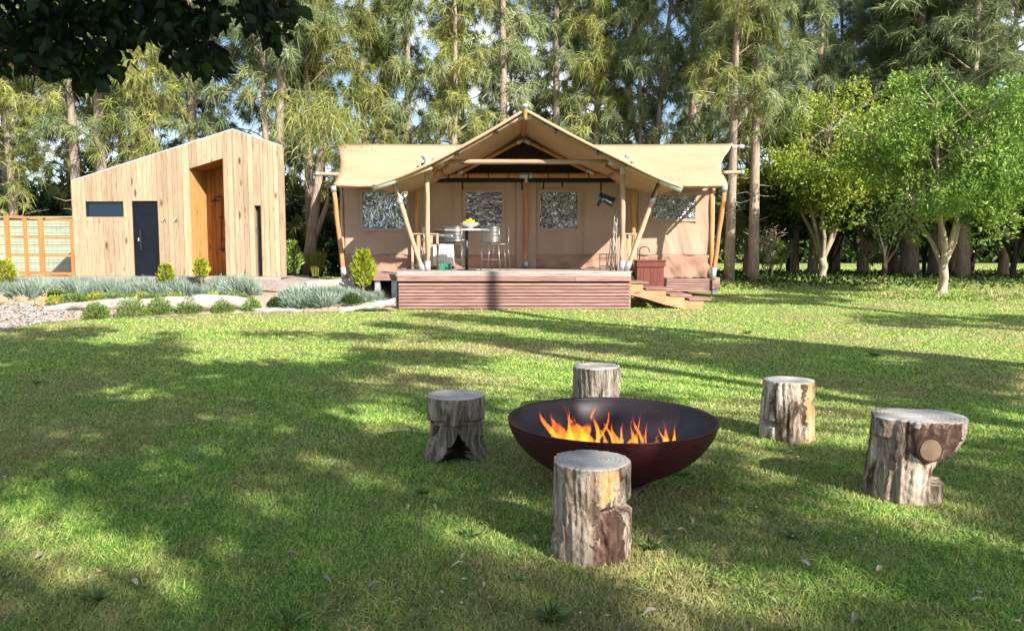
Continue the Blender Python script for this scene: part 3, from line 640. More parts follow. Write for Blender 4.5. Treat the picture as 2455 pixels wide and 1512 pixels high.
# steps down on the right side of the deck
st = thing('deck_steps', 'new orange brown timber steps going down from the right side of the deck', 'steps', at(1600, 728, YF+.3))
trd = [(1519, 1554, 679), (1554, 1613, 691), (1613, 1650, 707.5), (1650, 1704, 720.5)]
trd = [(1512, 1555, 676), (1548, 1612, 691), (1606, 1658, 706), (1652, 1705, 716)]
def sp(px, py): return at(px, py, YF+.15)
ys0, ys1 = YF+.15, YF+1.35
for i, (a, b, py) in enumerate(trd):
    z = sp(a, py).z; m = MB(); m.box(sp(a, py).x, sp(b, py).x, ys0-.03, ys1+.03, z-.04, z); m.build('tread', M['deck_x'], st, bevel=.004)
bot = [(1512, 707), (1605, 727), (1655, 729), (1704, 728)]
for yy in (ys0, ys1):
    m = MB(); top = []; 
    for (a, b, py) in trd: top += [(sp(a, py).x, sp(a, py).z-.041), (sp(b, py).x-(.0), sp(a, py).z-.041)]
    xs_ = [sp(1512, 0).x, sp(1552, 0).x, sp(1609, 0).x, sp(1655, 0).x, sp(1702, 0).x]
    zt4 = [sp(1500, t_[2]).z-.041 for t_ in trd]; zbot = [sp(1512, 705).z, sp(1552, 714).z, sp(1609, 728).z-.03, gzf(4.5, ys0), gzf(5, ys0)]
    for i in range(4):
        m = MB(); m.hexa([(xs_[i], yy, zbot[i]), (xs_[i+1], yy, zbot[i+1]), (xs_[i+1], yy+.04, zbot[i+1]), (xs_[i], yy+.04, zbot[i]), (xs_[i], yy, zt4[i]), (xs_[i+1], yy, zt4[i]), (xs_[i+1], yy+.04, zt4[i]), (xs_[i], yy+.04, zt4[i])])
        m.build('stringer', M['stair'], st)

# ================================================================== TENT
tent = thing('safari_tent', 'large tan canvas safari tent with gabled porch and four foil lined windows', 'tent', (0.3, YW, ZD))
YE, YR = 20.35, 24.5
def P(px, py, Y): return at(px, py, Y)
# wall canvas in panels
def panel(name, x0, x1, z0, z1, mat, y=YW, holes=None, amp=.012, lean=0, nx=None):
    nx = nx or max(6, int((x1-x0)/.045)); nz_ = max(4, int((z1-z0)/.05)); ph = random.random()*9
    m = MB(); m.grid(lambda u, v: (x0+(x1-x0)*u, y-lean*(1-v)+amp*math.sin(u*(x1-x0)*9+v*3+ph)*(1.2-v)+amp*.7*math.sin((u*5-v*4)*2.3+ph)-amp*2.2*max(0, mnoise.noise(Vector(((x0+(x1-x0)*u)*3.2-v*3.0, ph, v*.9))))-amp*1.2*max(0, mnoise.noise(Vector(((x0+(x1-x0)*u)*8+v*5, ph+3, v*2)))), z0+(z1-z0)*v), nx, nz_)
    return m.build(name, M[mat], tent, True, solid=.004)
zw = lambda py, Y=YW: at(1227, py, Y).z
ZT = zw(436); ZM = zw(612)
fl = lambda px: P(px, 560, YW).x
panel('wall_panel', fl(826), fl(992), ZM, zw(444), 'wall'); panel('wall_panel', fl(992), fl(1258), ZM, ZT, 'wall'); panel('wall_panel', fl(1266), fl(1528), ZM, ZT, 'wall'); panel('wall_panel', fl(1528), fl(1712), ZM, zw(444), 'wall', amp=.018)
panel('mud_skirt', fl(826), fl(992), zw(668), ZM+.01, 'wall_low', YW-.012, amp=.03); panel('mud_skirt', fl(992), fl(1258), ZD-.01, ZM+.01, 'wall_low', YW-.012, amp=.02); panel('mud_skirt', fl(1266), fl(1528), ZD-.01, ZM+.01, 'wall_low', YW-.012, amp=.035); panel('mud_skirt', fl(1528), fl(1712), zw(667), ZM+.01, 'wall_low', YW-.012, amp=.03)
panel('door_flap', fl(1238), fl(1286), ZD, ZT, 'wall', YW-.06, amp=.02, nx=14)
# seams
for px in (1088, 1400, 1034, 1478): m = MB(); m.box(fl(px)-.012, fl(px)+.012, YW-.035, YW-.018, ZM, zw(450)); m.build('seam', M['wall'], tent)
# side and back walls
m = MB()
for e in (fl(826), fl(1712)): m.box(e-.01, e+.01, YW+.02, YW+5, zw(667), zw(442))
m.box(fl(826), fl(1712), YW+5, YW+5.02, zw(667), zw(442)); m.build('side_wall', M['wall'], tent)
m = MB(); m.box(fl(830), fl(1708), YW+.1, YW+4.9, ZD-.12, ZD-.05); m.build('tent_floor', M['deck_g'], tent)
# windows
for (a, b, t_, b_, mt) in ((871, 976, 461, 548, 'foil_b'), (1117, 1204, 461, 549, 'foil_h'), (1294, 1384, 461, 548, 'foil_d'), (1562, 1665, 468, 525, 'foil_d')):
    x0, x1, z0, z1 = fl(a), fl(b), zw(b_), zw(t_); w = .075
    f = MB(); yy = YW-.045
    for bx in ((x0-w, x1+w, z0-w, z0), (x0-w, x1+w, z1, z1+w), (x0-w, x0, z0, z1), (x1, x1+w, z0, z1)): f.box(bx[0], bx[1], yy-.006, yy+.012, bx[2], bx[3])
    fo = f.build('window_frame', M['wall'], tent)
    g_ = MB(); ph = random.random()*9
    g_.grid(lambda u, v: (x0+(x1-x0)*u, yy+.006+.008*math.sin(u*17+v*9+ph)*math.sin(v*13-u*5), z0+(z1-z0)*v), 24, 20); g_.build('foil_lining', M[mt], fo, True)
# main roof fly
ZE, ZRG = at(1227, 441, YE).z, at(1227, 347, YR).z
exl, exr = P(801, 440, YE).x, P(1744, 442, YE).x; rxl, rxr = P(808, 347, YR).x, P(1757, 354, YR).x
def fly(u, v, s=1):     # v 0 ridge .. 1 eave
    sag = .10*math.sin(PI*v); xl = rxl+(exl-rxl)*v+.14*math.sin(PI*v); xr = rxr+(exr-rxr)*v-.28*math.sin(PI*v)**1.3
    x = xl+(xr-xl)*u; z = ZRG+(ZE-ZRG)*v-sag*.45+.02*math.sin(u*23)*v*(1-v)
    z += -.05*math.sin(PI*v)*math.sin(u*9)**2
    if v > .985: z -= .0
    z += (.05*(1-math.sin(PI*u)**.3) if v < .1 else 0)
    return (x, YR+s*(YR-YE)*-v if s > 0 else YR+3.3*v, z)
m = MB(); m.grid(lambda u, v: fly(u, v), 90, 14)
def notunder(vs): 
    x = sum(p[0] for p in vs)/4; y = sum(p[1] for p in vs)/4; k = (YR-y)/(YR-YE); return not (EL0+1.0 < x < ER0-1.0 and k > .45)
EL0, ER0 = at(893, 443, YE).x, at(1636, 447, YE).x
m.f = [f for f in m.f if notunder([m.v[i] for i in f])]
m.build('roof_fly', M['fly'], tent, True, solid=.006)
m = MB(); m.grid(lambda u, v: fly(u, v, -1), 60, 8); m.build('roof_fly', M['fly'], tent, True, solid=.006)
m = MB(); m.grid(lambda u, v: (exl+(exr-exl)*u, YE-.005+.03*v*math.sin(u*60), ZE-.002-.06*v-.02*math.sin(u*31)**2*v), 80, 2); m.f = [f for f in m.f if not EL0+1.0 < m.v[f[0]][0] < ER0-1.0]; m.build('valance', M['fly'], tent, True, solid=.005)
# porch fly
YP = 18.25
PK = P(1259, 261, YP); KL, KR = P(1034, 388, YP), P(1503, 388, YP); EL_, ER = P(893, 443, YP), P(1636, 447, YP)
prof = [EL_, KL, PK, KR, ER]
YB_ = 24.2
def porch(u, v):
    t = u*4; i = min(3, int(t)); f = t-i; a, b = prof[i], prof[i+1]; x = a.x+(b.x-a.x)*f; z = a.z+(b.z-a.z)*f
    dy = 0
    edge = (.20+.16*math.sin(PI*v))*0
    z -= .07*math.sin(PI*v)*math.sin(PI*f)+.03*math.sin(PI*f)
    Y = YP+(YB_-YP)*v
    if i in (0, 3): # the low wings of the porch fly run back into the eave of the main roof
        g = (1-f) if i == 0 else f; Y = YP+(YE+.35-YP)*v+(YB_-YE-.35)*v*(1-g)
    return (x, Y, z)
m = MB(); m.grid(porch, 48, 16); m.build('porch_fly', M['fly'], tent, True, solid=.006)
m = MB()
def trim(u, v):
    x, y, z = porch(u, 0); return (x, y-.012, z+.015-.075*v)
m.grid(trim, 48, 1); m.build('fly_hem', M['fly'], tent, True, solid=.004)
# pole frame
def pole(a, b, r, mat, name='pole', sleeve=None, seg=10):
    a, b = Vector(a), Vector(b); m = MB(); n = 6; pts = [a.lerp(b, i/n)+Vector((random.uniform(-.008, .008), random.uniform(-.008, .008), 0))*(0 < i < n) for i in range(n+1)]
    m.tube(pts, [r*(1+random.uniform(-.06, .06)) for _ in pts], seg); o = m.build(name, M[mat], tent, True)
    for (t0, t1) in (sleeve or []):
        m = MB(); m.tube([a.lerp(b, t0), a.lerp(b, t1)], r*1.22, 12); m.build('steel_sleeve', M['steel'], o, True)
    return o
def foot(px, Y, z): return Vector((P(px, 600, Y).x, Y, z))
YPO = 18.95
pole(foot(1025, YPO, ZD), (P(1025, 500, YPO).x, YPO, P(1025, 380, YPO).z), .062, 'pole', 'post', [(0, .09), (.90, 1.0)])
pole(foot(1492, YPO, ZD), (P(1492, 500, YPO).x, YPO, P(1492, 380, YPO).z), .068, 'pole', 'post', [(0, .09), (.86, 1.0)])
pole(foot(1261, YW-.18, ZD), (P(1261, 500, YW-.18).x, YW-.18, zw(424)), .065, 'pole_o', 'post', [(0, .09), (.93, 1.0)])
pole(foot(1003, YW-.3, ZD), (P(1000, 500, YW-.3).x, YW-.3, zw(432)), .075, 'pole_o', 'post'); pole(foot(1518, YW-.3, ZD), (P(1516, 500, YW-.3).x, YW-.3, zw(432)), .07, 'pole_o', 'post')
pole(foot(1013, YPO-.05, ZD), P(942, 432, YPO-.1), .058, 'pole', 'raking_post', [(0, .09), (.74, .80)]); pole(foot(1502, YPO-.05, ZD), P(1583, 430, YPO-.1), .06, 'pole', 'raking_post', [(0, .11), (.75, .81)])
m = MB(); m.beam(P(1560, 474, YPO-.16), P(1580, 432, YPO-.17), .10, .02); m.build('webbing_strap', M['strap'], tent); m = MB(); m.beam(P(957, 470, YPO-.16), P(943, 434, YPO-.17), .08, .02); m.build('webbing_strap', M['steel'], tent)
# corner rakers
pole(P(826, 672, YE+.1), P(799, 446, YE), .062, 'pole_o', 'raking_post', [(0, .14), (.94, 1.0)]); pole(P(1708, 672, YE+.1), P(1738, 446, YE), .066, 'pole_o', 'raking_post', [(0, .14), (.94, 1.0)])
pole(foot(822, YW, zw(668)), P(818, 447, YW), .05, 'pole', 'post'); pole(foot(1706, YW-.05, zw(668)), P(1706, 447, YW), .06, 'pole_o', 'post', [(0, .1)])
# tie beam, ridge poles, rafters
pole(P(1038, 388, YPO), P(1490, 388, YPO), .062, 'pole_x', 'tie_beam', [(-.005, .06), (.93, 1.005)])
pole(P(1259, 268, YP+.1)+Vector((0, 0, 0)), (P(1259, 268, YP+.1).x, YB_, PK.z-.12), .07, 'pole_o', 'ridge_beam')
pole(P(1258, 249, YP-.05), P(1260, 288, YP+.02), .055, 'pole_o', 'ridge_end', [(0, .25)])
for (a, b, e) in ((PK, KL, EL_), (PK, KR, ER)):
    o_ = Vector((0, .16, -.10)); pole(a+o_, b+o_, .06, 'pole_x', 'rafter', [(0, .07)]); pole(b+o_, e+o_+Vector((0, -.1, .02)), .06, 'pole', 'rafter', [(.62, 1.0)])
    o2 = Vector((0, YW-.35-YP, -.16)); mid = a+(b-a)*.83
    pole(a+o2+Vector((0, 0, -.06)), mid+o2, .055, 'pole_o', 'inner_rafter', [(0, .1), (.9, 1.0)])
    d_ = (b-a).normalized()
    for t_ in (.30, .72): c_ = a.lerp(b, t_)+Vector((0, .10, -.09)); m = MB(); m.beam(c_+Vector((0, 0, .09)), c_-Vector((0, 0, .09)), .05, .15, Vector((0, 1, 0))); m.build('webbing_strap', M['strap'], tent)
    pole(P(1227, 0, YPO)*0+Vector((b.x, YPO+.02, P(0, 412, YPO).z-.1)), Vector((b.x*.86+.02, YPO+.45, P(0, 392, YPO).z)), .045, 'pole_o', 'knee_brace')
    pole(b+Vector((0, .75, -.12)), Vector((b.x, YW-.3, zw(424))), .055, 'pole_o', 'side_plate')
# timber stubs above the post heads
for px in (1018, 1503): pole(P(px-4 if px < 1227 else px+2, 372, YPO), P(px+7 if px < 1227 else px-7, 390, YPO), .05, 'log', 'post_head', [(0, .3)])
pole(P(1036, 421, YW-.35), P(1500, 421, YW-.35), .07, 'pole_o', 'cross_beam', [(.0, .07), (.45, .52), (.93, 1.0)])
for k in range(9): c_ = P(1075+k*48, 421, YW-.43); m = MB(); m.box(c_.x-.012, c_.x+.012, c_.y-.01, c_.y+.01, c_.z-.075, c_.z+.075); m.build('webbing_strap', M['strap'], tent)
for px, py in ((1109, 448), (1251, 452), (1348, 444), (1441, 452), (1303, 446)):
    c_ = P(px, py, YW-.45); m = MB(); m.box(c_.x-.022, c_.x+.022, c_.y-.008, c_.y+.008, c_.z-.05-.04*random.random(), c_.z+.18); m.build('hanging_strap', M['strap'], tent)
m = MB(); m.box(P(992, 430, YW).x, P(1532, 430, YW).x, YW-.25, YW-.2, zw(438), zw(424)+.02); m.build('dark_header', M['dark'], tent)
# dark inner gable of insect mesh
g0, g1, ga = P(1052, 424, YW), P(1484, 424, YW), P(1264, 332, YW)
m = MB(); m.add([(g0.x, YW-.1, g0.z), (g1.x, YW-.1, g1.z), (P(1455, 412, YW).x, YW-.1, P(0, 412, YW).z), (ga.x, YW-.1, ga.z), (P(1076, 412, YW).x, YW-.1, P(0, 412, YW).z)], [(0, 1, 2, 3, 4)]); m.build('gable_mesh', pm('insect mesh', (.018, .014, .014), (.03, .022, .022), 40, rough=.9, bmp=0), tent, solid=.01)
# main ridge pole and purlin ends
pole((P(786, 350, YR).x, YR, ZRG-.05), (P(1783, 355, YR).x, YR, ZRG-.07), .06, 'pole', 'ridge_pole', [(0, .012), (.985, 1)])
pole(P(756, 417, YE+1), P(812, 418, YE+1), .055, 'pole', 'purlin', [(0, .12)]); pole(P(1734, 414, YE+1), P(1783, 413, YE+1), .055, 'pole', 'purlin', [(.85, 1)])
pole(P(812, 446, YE+.1), P(985, 447, YE+.1), .04, 'pole', 'eave_pole', [(0, .04)]); pole(P(1550, 447, YE+.1), P(1736, 448, YE+.1), .04, 'pole', 'eave_pole', [(.96, 1)])
for px, s_ in ((1752, -1),):
    pole((P(px, 400, YR).x, YR, ZRG-.06), (P(px, 440, YE).x+.05*s_, YE+.05, ZE-.03), .045, 'bark_d', 'end_rafter')
# base beams and skirt of the side wings
zb0 = lambda py: zw(py, YE)
m = MB(); m.box(P(870, 660, YE-.6).x, P(952, 660, YE-.6).x, YE-.62, YE-.56, P(0, 672, YE-.6).z, P(0, 657, YE-.6).z); m.build('floor_beam', M['deck_x'], tent)
for px in (905, 945): c_ = P(px, 690, YE-.55); m = MB(); m.box(c_.x-.07, c_.x+.07, YE-.55, YE-.42, gzf(c_.x, YE), P(0, 672, YE-.6).z); m.build('stump_post', M['steel'], tent)
m = MB(); m.box(P(838, 664, YE-.5).x, P(952, 664, YE-.5).x, YE-.55, YW, P(0, 661, YE-.6).z-.03, P(0, 658, YE-.6).z); m.build('side_floor', M['deck_g'], tent)
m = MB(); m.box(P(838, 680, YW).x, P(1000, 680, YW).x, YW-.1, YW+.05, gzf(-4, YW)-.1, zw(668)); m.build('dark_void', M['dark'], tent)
sk0, sk1 = fl(1598), fl(1702)
for i in range(6):
    a, b = zw(667+5.2*i), zw(667+5.2*(i+1)); m = MB(); m.box(fl(1530), fl(1706), YW-.22, YW-.2, b+.012, a); m.build('skirt_slat', M['deck_x'], tent)
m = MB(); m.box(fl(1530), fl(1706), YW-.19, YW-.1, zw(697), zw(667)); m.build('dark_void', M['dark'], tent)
m = MB(); m.box(fl(1704), fl(1722), YW-.3, YW-.05, zw(692), zw(664)); m.build('corner_block', M['deck_x'], tent, bevel=.005); m = MB(); m.box(fl(1706), fl(1716), YW-.25, YW-.1, zw(704), zw(692)); m.build('stump_post', M['steel'], tent)

# ================================================================== things on the deck
YD = 19.75
def rail(name, px0, px1, Y, label, nb_=3, ht=.98):
    t = thing(name, label, 'railing', foot((px0+px1)/2, Y, ZD), 'short railings on the tent deck'); x0, x1 = P(px0, 600, Y).x, P(px1, 600, Y).x
    for x in (x0, x1): m = MB(); m.box(x-.03, x+.03, Y-.03, Y+.03, ZD, ZD+ht-.03); m.build('post', M['pole'], t, bevel=.004)
    m = MB(); m.box(x0-.04, x1+.04, Y-.04, Y+.04, ZD+ht-.029, ZD+ht+.005); m.build('top_rail', M['pole'], t, bevel=.004)
    m = MB(); m.box(x0+.031, x1-.031, Y-.02, Y+.02, ZD+.08, ZD+.12); m.build('bottom_rail', M['pole'], t)
    for k in range(nb_): x = x0+(x1-x0)*(k+1)/(nb_+1); m = MB(); m.box(x-.04, x+.04, Y-.014, Y+.014, ZD+.121, ZD+ht-.03); m.build('baluster', M['pole'], t)
rail('deck_railing', 989, 1049, 20.6, 'short timber railing on the left side of the deck by the barbecue')
rail('deck_railing', 1484, 1523, 20.6, 'short timber railing on the right side of the deck by the sink', 2)
def dz(x, y, z=0): return Vector((x, y, ZD+z))
# bar table
tx = P(1119, 600, YD).x
tb = thing('bar_table', 'tall bar table with thin pale top on a dark central column', 'table', dz(tx, YD))
x0, x1 = P(1068, 550, YD).x, P(1172, 550, YD).x
m = MB(); m.box(x0, x1, YD-.36, YD+.36, ZD+1.03, ZD+1.062); m.build('tabletop', M['white'], tb, bevel=.006)
m = MB(); m.tube([dz(tx, YD, .02), dz(tx, YD, 1.03)], .042, 14); m.build('column', M['black'], tb, True); m = MB(); m.tube([dz(tx, YD, 0), dz(tx, YD, .02)], .26, 24); m.build('base', M['black'], tb)
# fruit bowl and fruit
bx_ = P(1124, 540, YD).x+.03; bl = thing('fruit_bowl', 'wide pewter pedestal bowl on the bar table', 'bowl', dz(bx_, YD, 1.062))
m = MB(); m.lathe([(.0, 0), (.13, 0), (.13, .012), (.075, .035), (.07, .06), (.16, .085), (.25, .15), (.262, .158), (.245, .152), (.15, .10), (0, .085)], dz(bx_, YD, 1.062), 32); m.build('dish', M['bowlc'], bl, True)
fr_ = thing('banana_bunch', 'pile of yellow bananas and lemons heaped in the pewter bowl', 'fruit', dz(bx_, YD, 1.19))
for k in range(26):
    a = random.random()*2*PI; r = .19*random.random()**.6; c_ = dz(bx_+r*math.cos(a), YD+r*math.sin(a), 1.20+.07*random.random()*(1-r/.2)+(.04 if r < .09 else 0))
    dd = Vector((random.uniform(-1, 1), random.uniform(-1, 1), random.uniform(.1, 1.0))).normalized()*.06; bend = Vector((0, 0, .03))
    m = MB(); m.tube([c_-dd, c_-dd*.5+bend*.7, c_+bend, c_+dd*.6+bend*.6, c_+dd*1.15], [.006, .02, .024, .018, .006], 7); m.build('banana', M['yellow'], fr_, True)
# wire bar chairs
def bar_chair():
    t = thing('bar_chair', 'x', 'bar chair', (0, 0, 0), 'wire bar chairs round the tall table')
    W, D_ = .22, .21; SH = .68
    for k in range(11):
        z = SH+.07+k*.036; yb = .19+.0+.05*(k/10); m = MB()
        m.tube([(-W, yb-.06, z), (-W*.8, yb, z), (0, yb+.025, z), (W*.8, yb, z), (W, yb-.06, z)], .0095, 5, False); m.build('back_slat', M['wire'], t, True)
    m = MB()
    for k in range(9): y = -D_+.04*k+.02; m.tube([(-W, y, SH), (W, y, SH)], .008, 5, False)
    m.build('seat', M['wire'], t, True)
    m = MB()
    for s in (-1, 1): m.tube([(s*W, -D_, SH), (s*W, .12, SH+.0), (s*W, .14, SH+.06), (s*W, .19, SH+.45)], .009, 6)
    m.tube([(-W, -D_, SH), (W, -D_, SH)], .009, 6); m.build('seat_frame', M['wire'], t, True)
    for sx_ in (-1, 1):
        for sy in (-1, 1): m = MB(); m.tube([(sx_*W*.9, sy*D_*.85, SH), (sx_*(W+.03), sy*(D_+.04), .012)], .0075, 6); m.build('leg', M['wire'], t, True)
        m = MB(); m.tube([(sx_*(W+.03), -(D_+.04), .01), (sx_*(W+.03), D_+.04, .01)], .008, 6); m.build('runner', M['wire'], t)
    m = MB(); m.tube([(-W-.01, -(D_+.02), .28), (W+.01, -(D_+.02), .28)], .0075, 6); m.build('footrest', M['wire'], t)
    return t
ch = bar_chair()
spots = [(P(1088, 600, 19.3).x, 19.25, PI, 'wire bar chair with its back to the lawn, left of the table column'),
         (P(1033, 600, 19.75).x, 19.75, PI/2, 'wire bar chair seen side on at the left end of the table'),
         (P(1176, 600, 19.25).x, 19.3, PI, 'wire bar chair with its back to the lawn, right of the table column'),
         (P(1196, 600, 20.2).x, 20.25, -.25, 'wire bar chair on the far side of the table, facing the lawn at the right')]
for i, (x, y, a, lb) in enumerate(spots):
    o = ch if i == 0 else copy_tree(ch); o.location = (x, y, ZD); o.rotation_euler.z = a; o['label'] = lb
# barbecue
bq = thing('barbecue', 'grey hooded gas barbecue on a white cart behind the left railing', 'barbecue', foot(1062, 21.2, ZD)); bx0 = P(1062, 600, 21.2).x+.02; by = 21.2
m = MB(); m.grid(lambda u, v: (bx0-.3+.6*u, by-.25*math.cos(PI*v), ZD+.86+.26*math.sin(PI*v)*(1-.35*(2*u-1)**4)), 8, 10); m.add([(bx0-.3, by-.25, ZD+.86), (bx0-.3, by+.25, ZD+.86), (bx0-.3, by, ZD+1.05)], [(0, 1, 2)]); m.build('hood', M['hood'], bq, True, solid=.01)
m = MB(); m.tube([(bx0-.2, by-.3, ZD+.93), (bx0+.2, by-.3, ZD+.93)], .014, 8); m.build('handle', M['steel'], bq, True)
m = MB(); m.box(bx0-.32, bx0+.32, by-.27, by+.27, ZD+.72, ZD+.855); m.build('firebox', M['black'], bq, bevel=.02)
for s in (-1, 1):
    m = MB(); m.box(bx0+s*.46-.13, bx0+s*.46+.13, by-.22, by+.22, ZD+.80, ZD+.83); m.build('side_shelf', M['steel'], bq)
m = MB(); m.box(bx0-.28, bx0+.28, by-.22, by+.22, ZD+.1, ZD+.71); m.build('cabinet', M['white'], bq, bevel=.01)
for sx_ in (-.25, .25):
    for sy in (-.2, .2): m = MB(); m.tube([(bx0+sx_, by+sy-.02, ZD+.04), (bx0+sx_, by+sy+.02, ZD+.04)], .04, 10); m.build('wheel', M['rubber'], bq)
gb = MB(); c_ = foot(1066, 20.4, ZD); gb.box(c_.x-.17, c_.x+.17, 20.35, 20.6, ZD, ZD+.16); tag(gb.build('storage_box', M['green_plastic'], None, bevel=.01), 'small green box on the deck in front of the barbecue', 'box')
# sink cabinet with tap
YK = 20.3; kx0, kx1 = P(1527, 650, YK).x, P(1592, 650, YK).x
sk = thing('sink_cabinet', 'dark red timber outdoor sink cabinet beside the steps', 'sink', Vector(((kx0+kx1)/2, YK, P(0, 685, YK).z)))
zt_, zb_ = P(0, 623, YK).z, P(0, 690, YK).z-.3
m = MB(); m.box(kx0-.02, kx1+.05, YK-.05, YK+.5, zt_-.04, zt_); m.build('countertop', M['redwood'], sk, bevel=.005); m = MB(); m.box(kx0-.01, kx1+.035, YK-.03, YK+.48, zt_-.19, zt_-.042); m.build('apron', M['redwood'], sk, bevel=.004)
for k in range(4): a = kx0+(kx1-kx0)*k/4; m = MB(); m.box(a+.004, a+(kx1-kx0)/4-.004, YK, YK+.02, zb_, zt_-.192); m.build('door_board', M['redwood'], sk)
m = MB(); m.box(kx0+.005, kx1-.005, YK+.021, YK+.46, zb_, zt_-.193); m.build('carcass', M['redwood'], sk)
fx = kx0+.10; m = MB(); m.tube([(fx, YK+.2, zt_)]+[(fx+.13-.13*math.cos(PI*k/8), YK+.2, zt_+.26+.10*math.sin(PI*k/8)) for k in range(9)]+[(fx+.26, YK+.2, zt_+.2)], .014, 8); m.build('tap', M['black'], sk, True)
# boots, driftwood, rack
def boot(c, a, lb):
    t = thing('rubber_boot', lb, 'boot', c, 'boots hung by the right porch post'); d = Vector((math.cos(a), 0, math.sin(a))); nrm = Vector((-d.z, 0, d.x))
    m = MB(); m.tube([c, c+d*.12, c+d*.24, c+d*.31], [.062, .058, .052, .05], 12); m.build('shaft', M['rubber'], t, True)
    e = c+d*.33; m = MB(); m.tube([e-d*.06, e-d*.01+nrm*.03, e+nrm*.12, e+nrm*.2-d*.015], [.05, .056, .046, .03], 12); m.build('foot', M['rubber'], t, True)
    m = MB(); m.beam(e+d*.05-nrm*.05, e+d*.035+nrm*.23, .08, .02, Vector((0, 1, 0))); m.build('sole', M['strap'], t)
boot(P(1470, 492, 19.05), R(150), 'black rubber boot hung upside down at the right porch post, nearer one')
boot(P(1474, 480, 19.3), R(158), 'black rubber boot hung upside down at the right porch post, farther and higher one')
dw = thing('driftwood_sticks', 'bundle of tall bleached driftwood sticks leaning on the right porch post', 'driftwood', foot(1475, 19.3, ZD))
for (a, b, r, zt2) in ((1455, 1483, .014, 1.95), (1463, 1482, .02, 1.8), (1470, 1480, .016, 1.45), (1477, 1476, .022, 1.25), (1481, 1473, .014, 1.3), (1466, 1462, .011, .95), (1461, 1474, .013, 1.5)):
    y = 19.2+random.random()*.2; a_, b_ = P(a, 600, y).x, P(b, 600, y).x; n = 6
    pts = [Vector((a_+(b_-a_)*k/n+random.uniform(-.02, .02), y+random.uniform(-.015, .015), ZD+zt2*k/n)) for k in range(n+1)]; m = MB(); m.tube(pts, [r*(1-.5*k/n) for k in range(n+1)], 6); m.build('stick', M['log'], dw, True)
rk = thing('log_rack', 'low black wire rack on the deck beside the driftwood sticks', 'rack', foot(1457, 20, ZD))
x0, x1 = P(1440, 600, 20).x, P(1474, 600, 20).x
for x in (x0, (x0+x1)/2, x1): m = MB(); m.tube([(x, 19.9, ZD), (x, 19.9, ZD+.42), (x, 20.2, ZD+.42), (x, 20.2, ZD)], .009, 6); m.build('hoop', M['black'], rk)
for y, z in ((19.9, .42), (20.2, .42), (19.9, .1), (20.2, .1)): m = MB(); m.tube([(x0, y, ZD+z), (x1, y, ZD+z)], .008, 6); m.build('rail', M['black'], rk)
# ================================================================== STUMPS
def stump(key, label, H, rfun, mats, nt_=220, nzv=90, offs=None, top_tilt=(0, 0), topmat='cut'):
    x, y, r = SP[key]; base = Vector((x, y, gzf(x, y)-.03))
    t = thing('log_stool', label, 'stool', (x, y, gzf(x, y)), 'log stools round the fire bowl')
    m = MB(); vs = []
    def pt(k, v):
        th = 2*PI*k/nt_; z = v; rr = rfun(th, z/H, r); ox, oy = offs(z/H) if offs else (0, 0)
        zt = z*(1+(top_tilt[0]*math.cos(th)+top_tilt[1]*math.sin(th))*rr/H)
        return (x+ox+rr*math.cos(th), y+oy+rr*math.sin(th), base.z+zt)
    vs = [pt(k, (H+.03)*j/nzv) for j in range(nzv+1) for k in range(nt_)]
    m.v = vs
    for j in range(nzv):
        for k in range(nt_):
            k2 = (k+1) % nt_; th = 2*PI*(k+.5)/nt_
            m.f.append((j*nt_+k, j*nt_+k2, (j+1)*nt_+k2, (j+1)*nt_+k)); m.m.append(mats[1](th+.22*mnoise.noise(Vector((math.cos(th)*4, math.sin(th)*4, j*.12)))+.1*mnoise.noise(Vector((math.cos(th)*12, math.sin(th)*12, j*.4))), (j+.5)/nzv+.10*mnoise.noise(Vector((math.cos(th)*7+9, math.sin(th)*7, j*.1)))) if len(mats) > 1 else 0)
    b = m.build('trunk', [M[q] for q in mats[0]], t, True)
    b.data.polygons.foreach_set('use_smooth', [True]*len(b.data.polygons))
    ring = vs[-nt_:]; cx_ = sum(p[0] for p in ring)/nt_; cy_ = sum(p[1] for p in ring)/nt_; cz_ = sum(p[2] for p in ring)/nt_
    m = MB(); R_ = [(1.0, 0), (.985, .006), (.75, .008), (.4, .008)]
    for s_, dz_ in R_: m.v += [(cx_+(p[0]-cx_)*s_, cy_+(p[1]-cy_)*s_, p[2]*s_+cz_*(1-s_)+dz_) for p in ring]
    m.v.append((cx_, cy_, cz_+.008))
    for j in range(3):
        for k in range(nt_): k2 = (k+1) % nt_; m.f.append((j*nt_+k, j*nt_+k2, (j+1)*nt_+k2, (j+1)*nt_+k)); m.m.append(0)
    for k in range(nt_): m.f.append((3*nt_+k, 3*nt_+(k+1) % nt_, 4*nt_)); m.m.append(0)
    m.build('sawn_top', M[topmat], t, True)
    return t, (cx_, cy_, cz_)
def sm(a, b, x): t = max(0, min(1, (x-a)/(b-a))); return t*t*(3-2*t)
def rough(th, z, s=1, f=1): return .05*s*mnoise.noise(Vector((math.cos(th)*8*f, math.sin(th)*8*f, z*1.8+f)))+.035*s*min(0, mnoise.noise(Vector((math.cos(th)*17, math.sin(th)*17, z*3)))+.1)+.02*mnoise.noise(Vector((math.cos(th)*20, math.sin(th)*20, z*12)))+s*1.2*(.018*math.sin(th*3+1)+.012*math.sin(th*7+z*2)+.010*math.sin(th*17*f+z*3)+.007*math.sin(th*41*f+z*5)+.006*math.sin(th*11+z*23)*math.sin(z*31+th*5))
def ad(a, b): return abs((a-b+PI) % (2*PI)-PI)
FRONT = -PI/2   # the side that faces the lawn's edge, towards the viewer
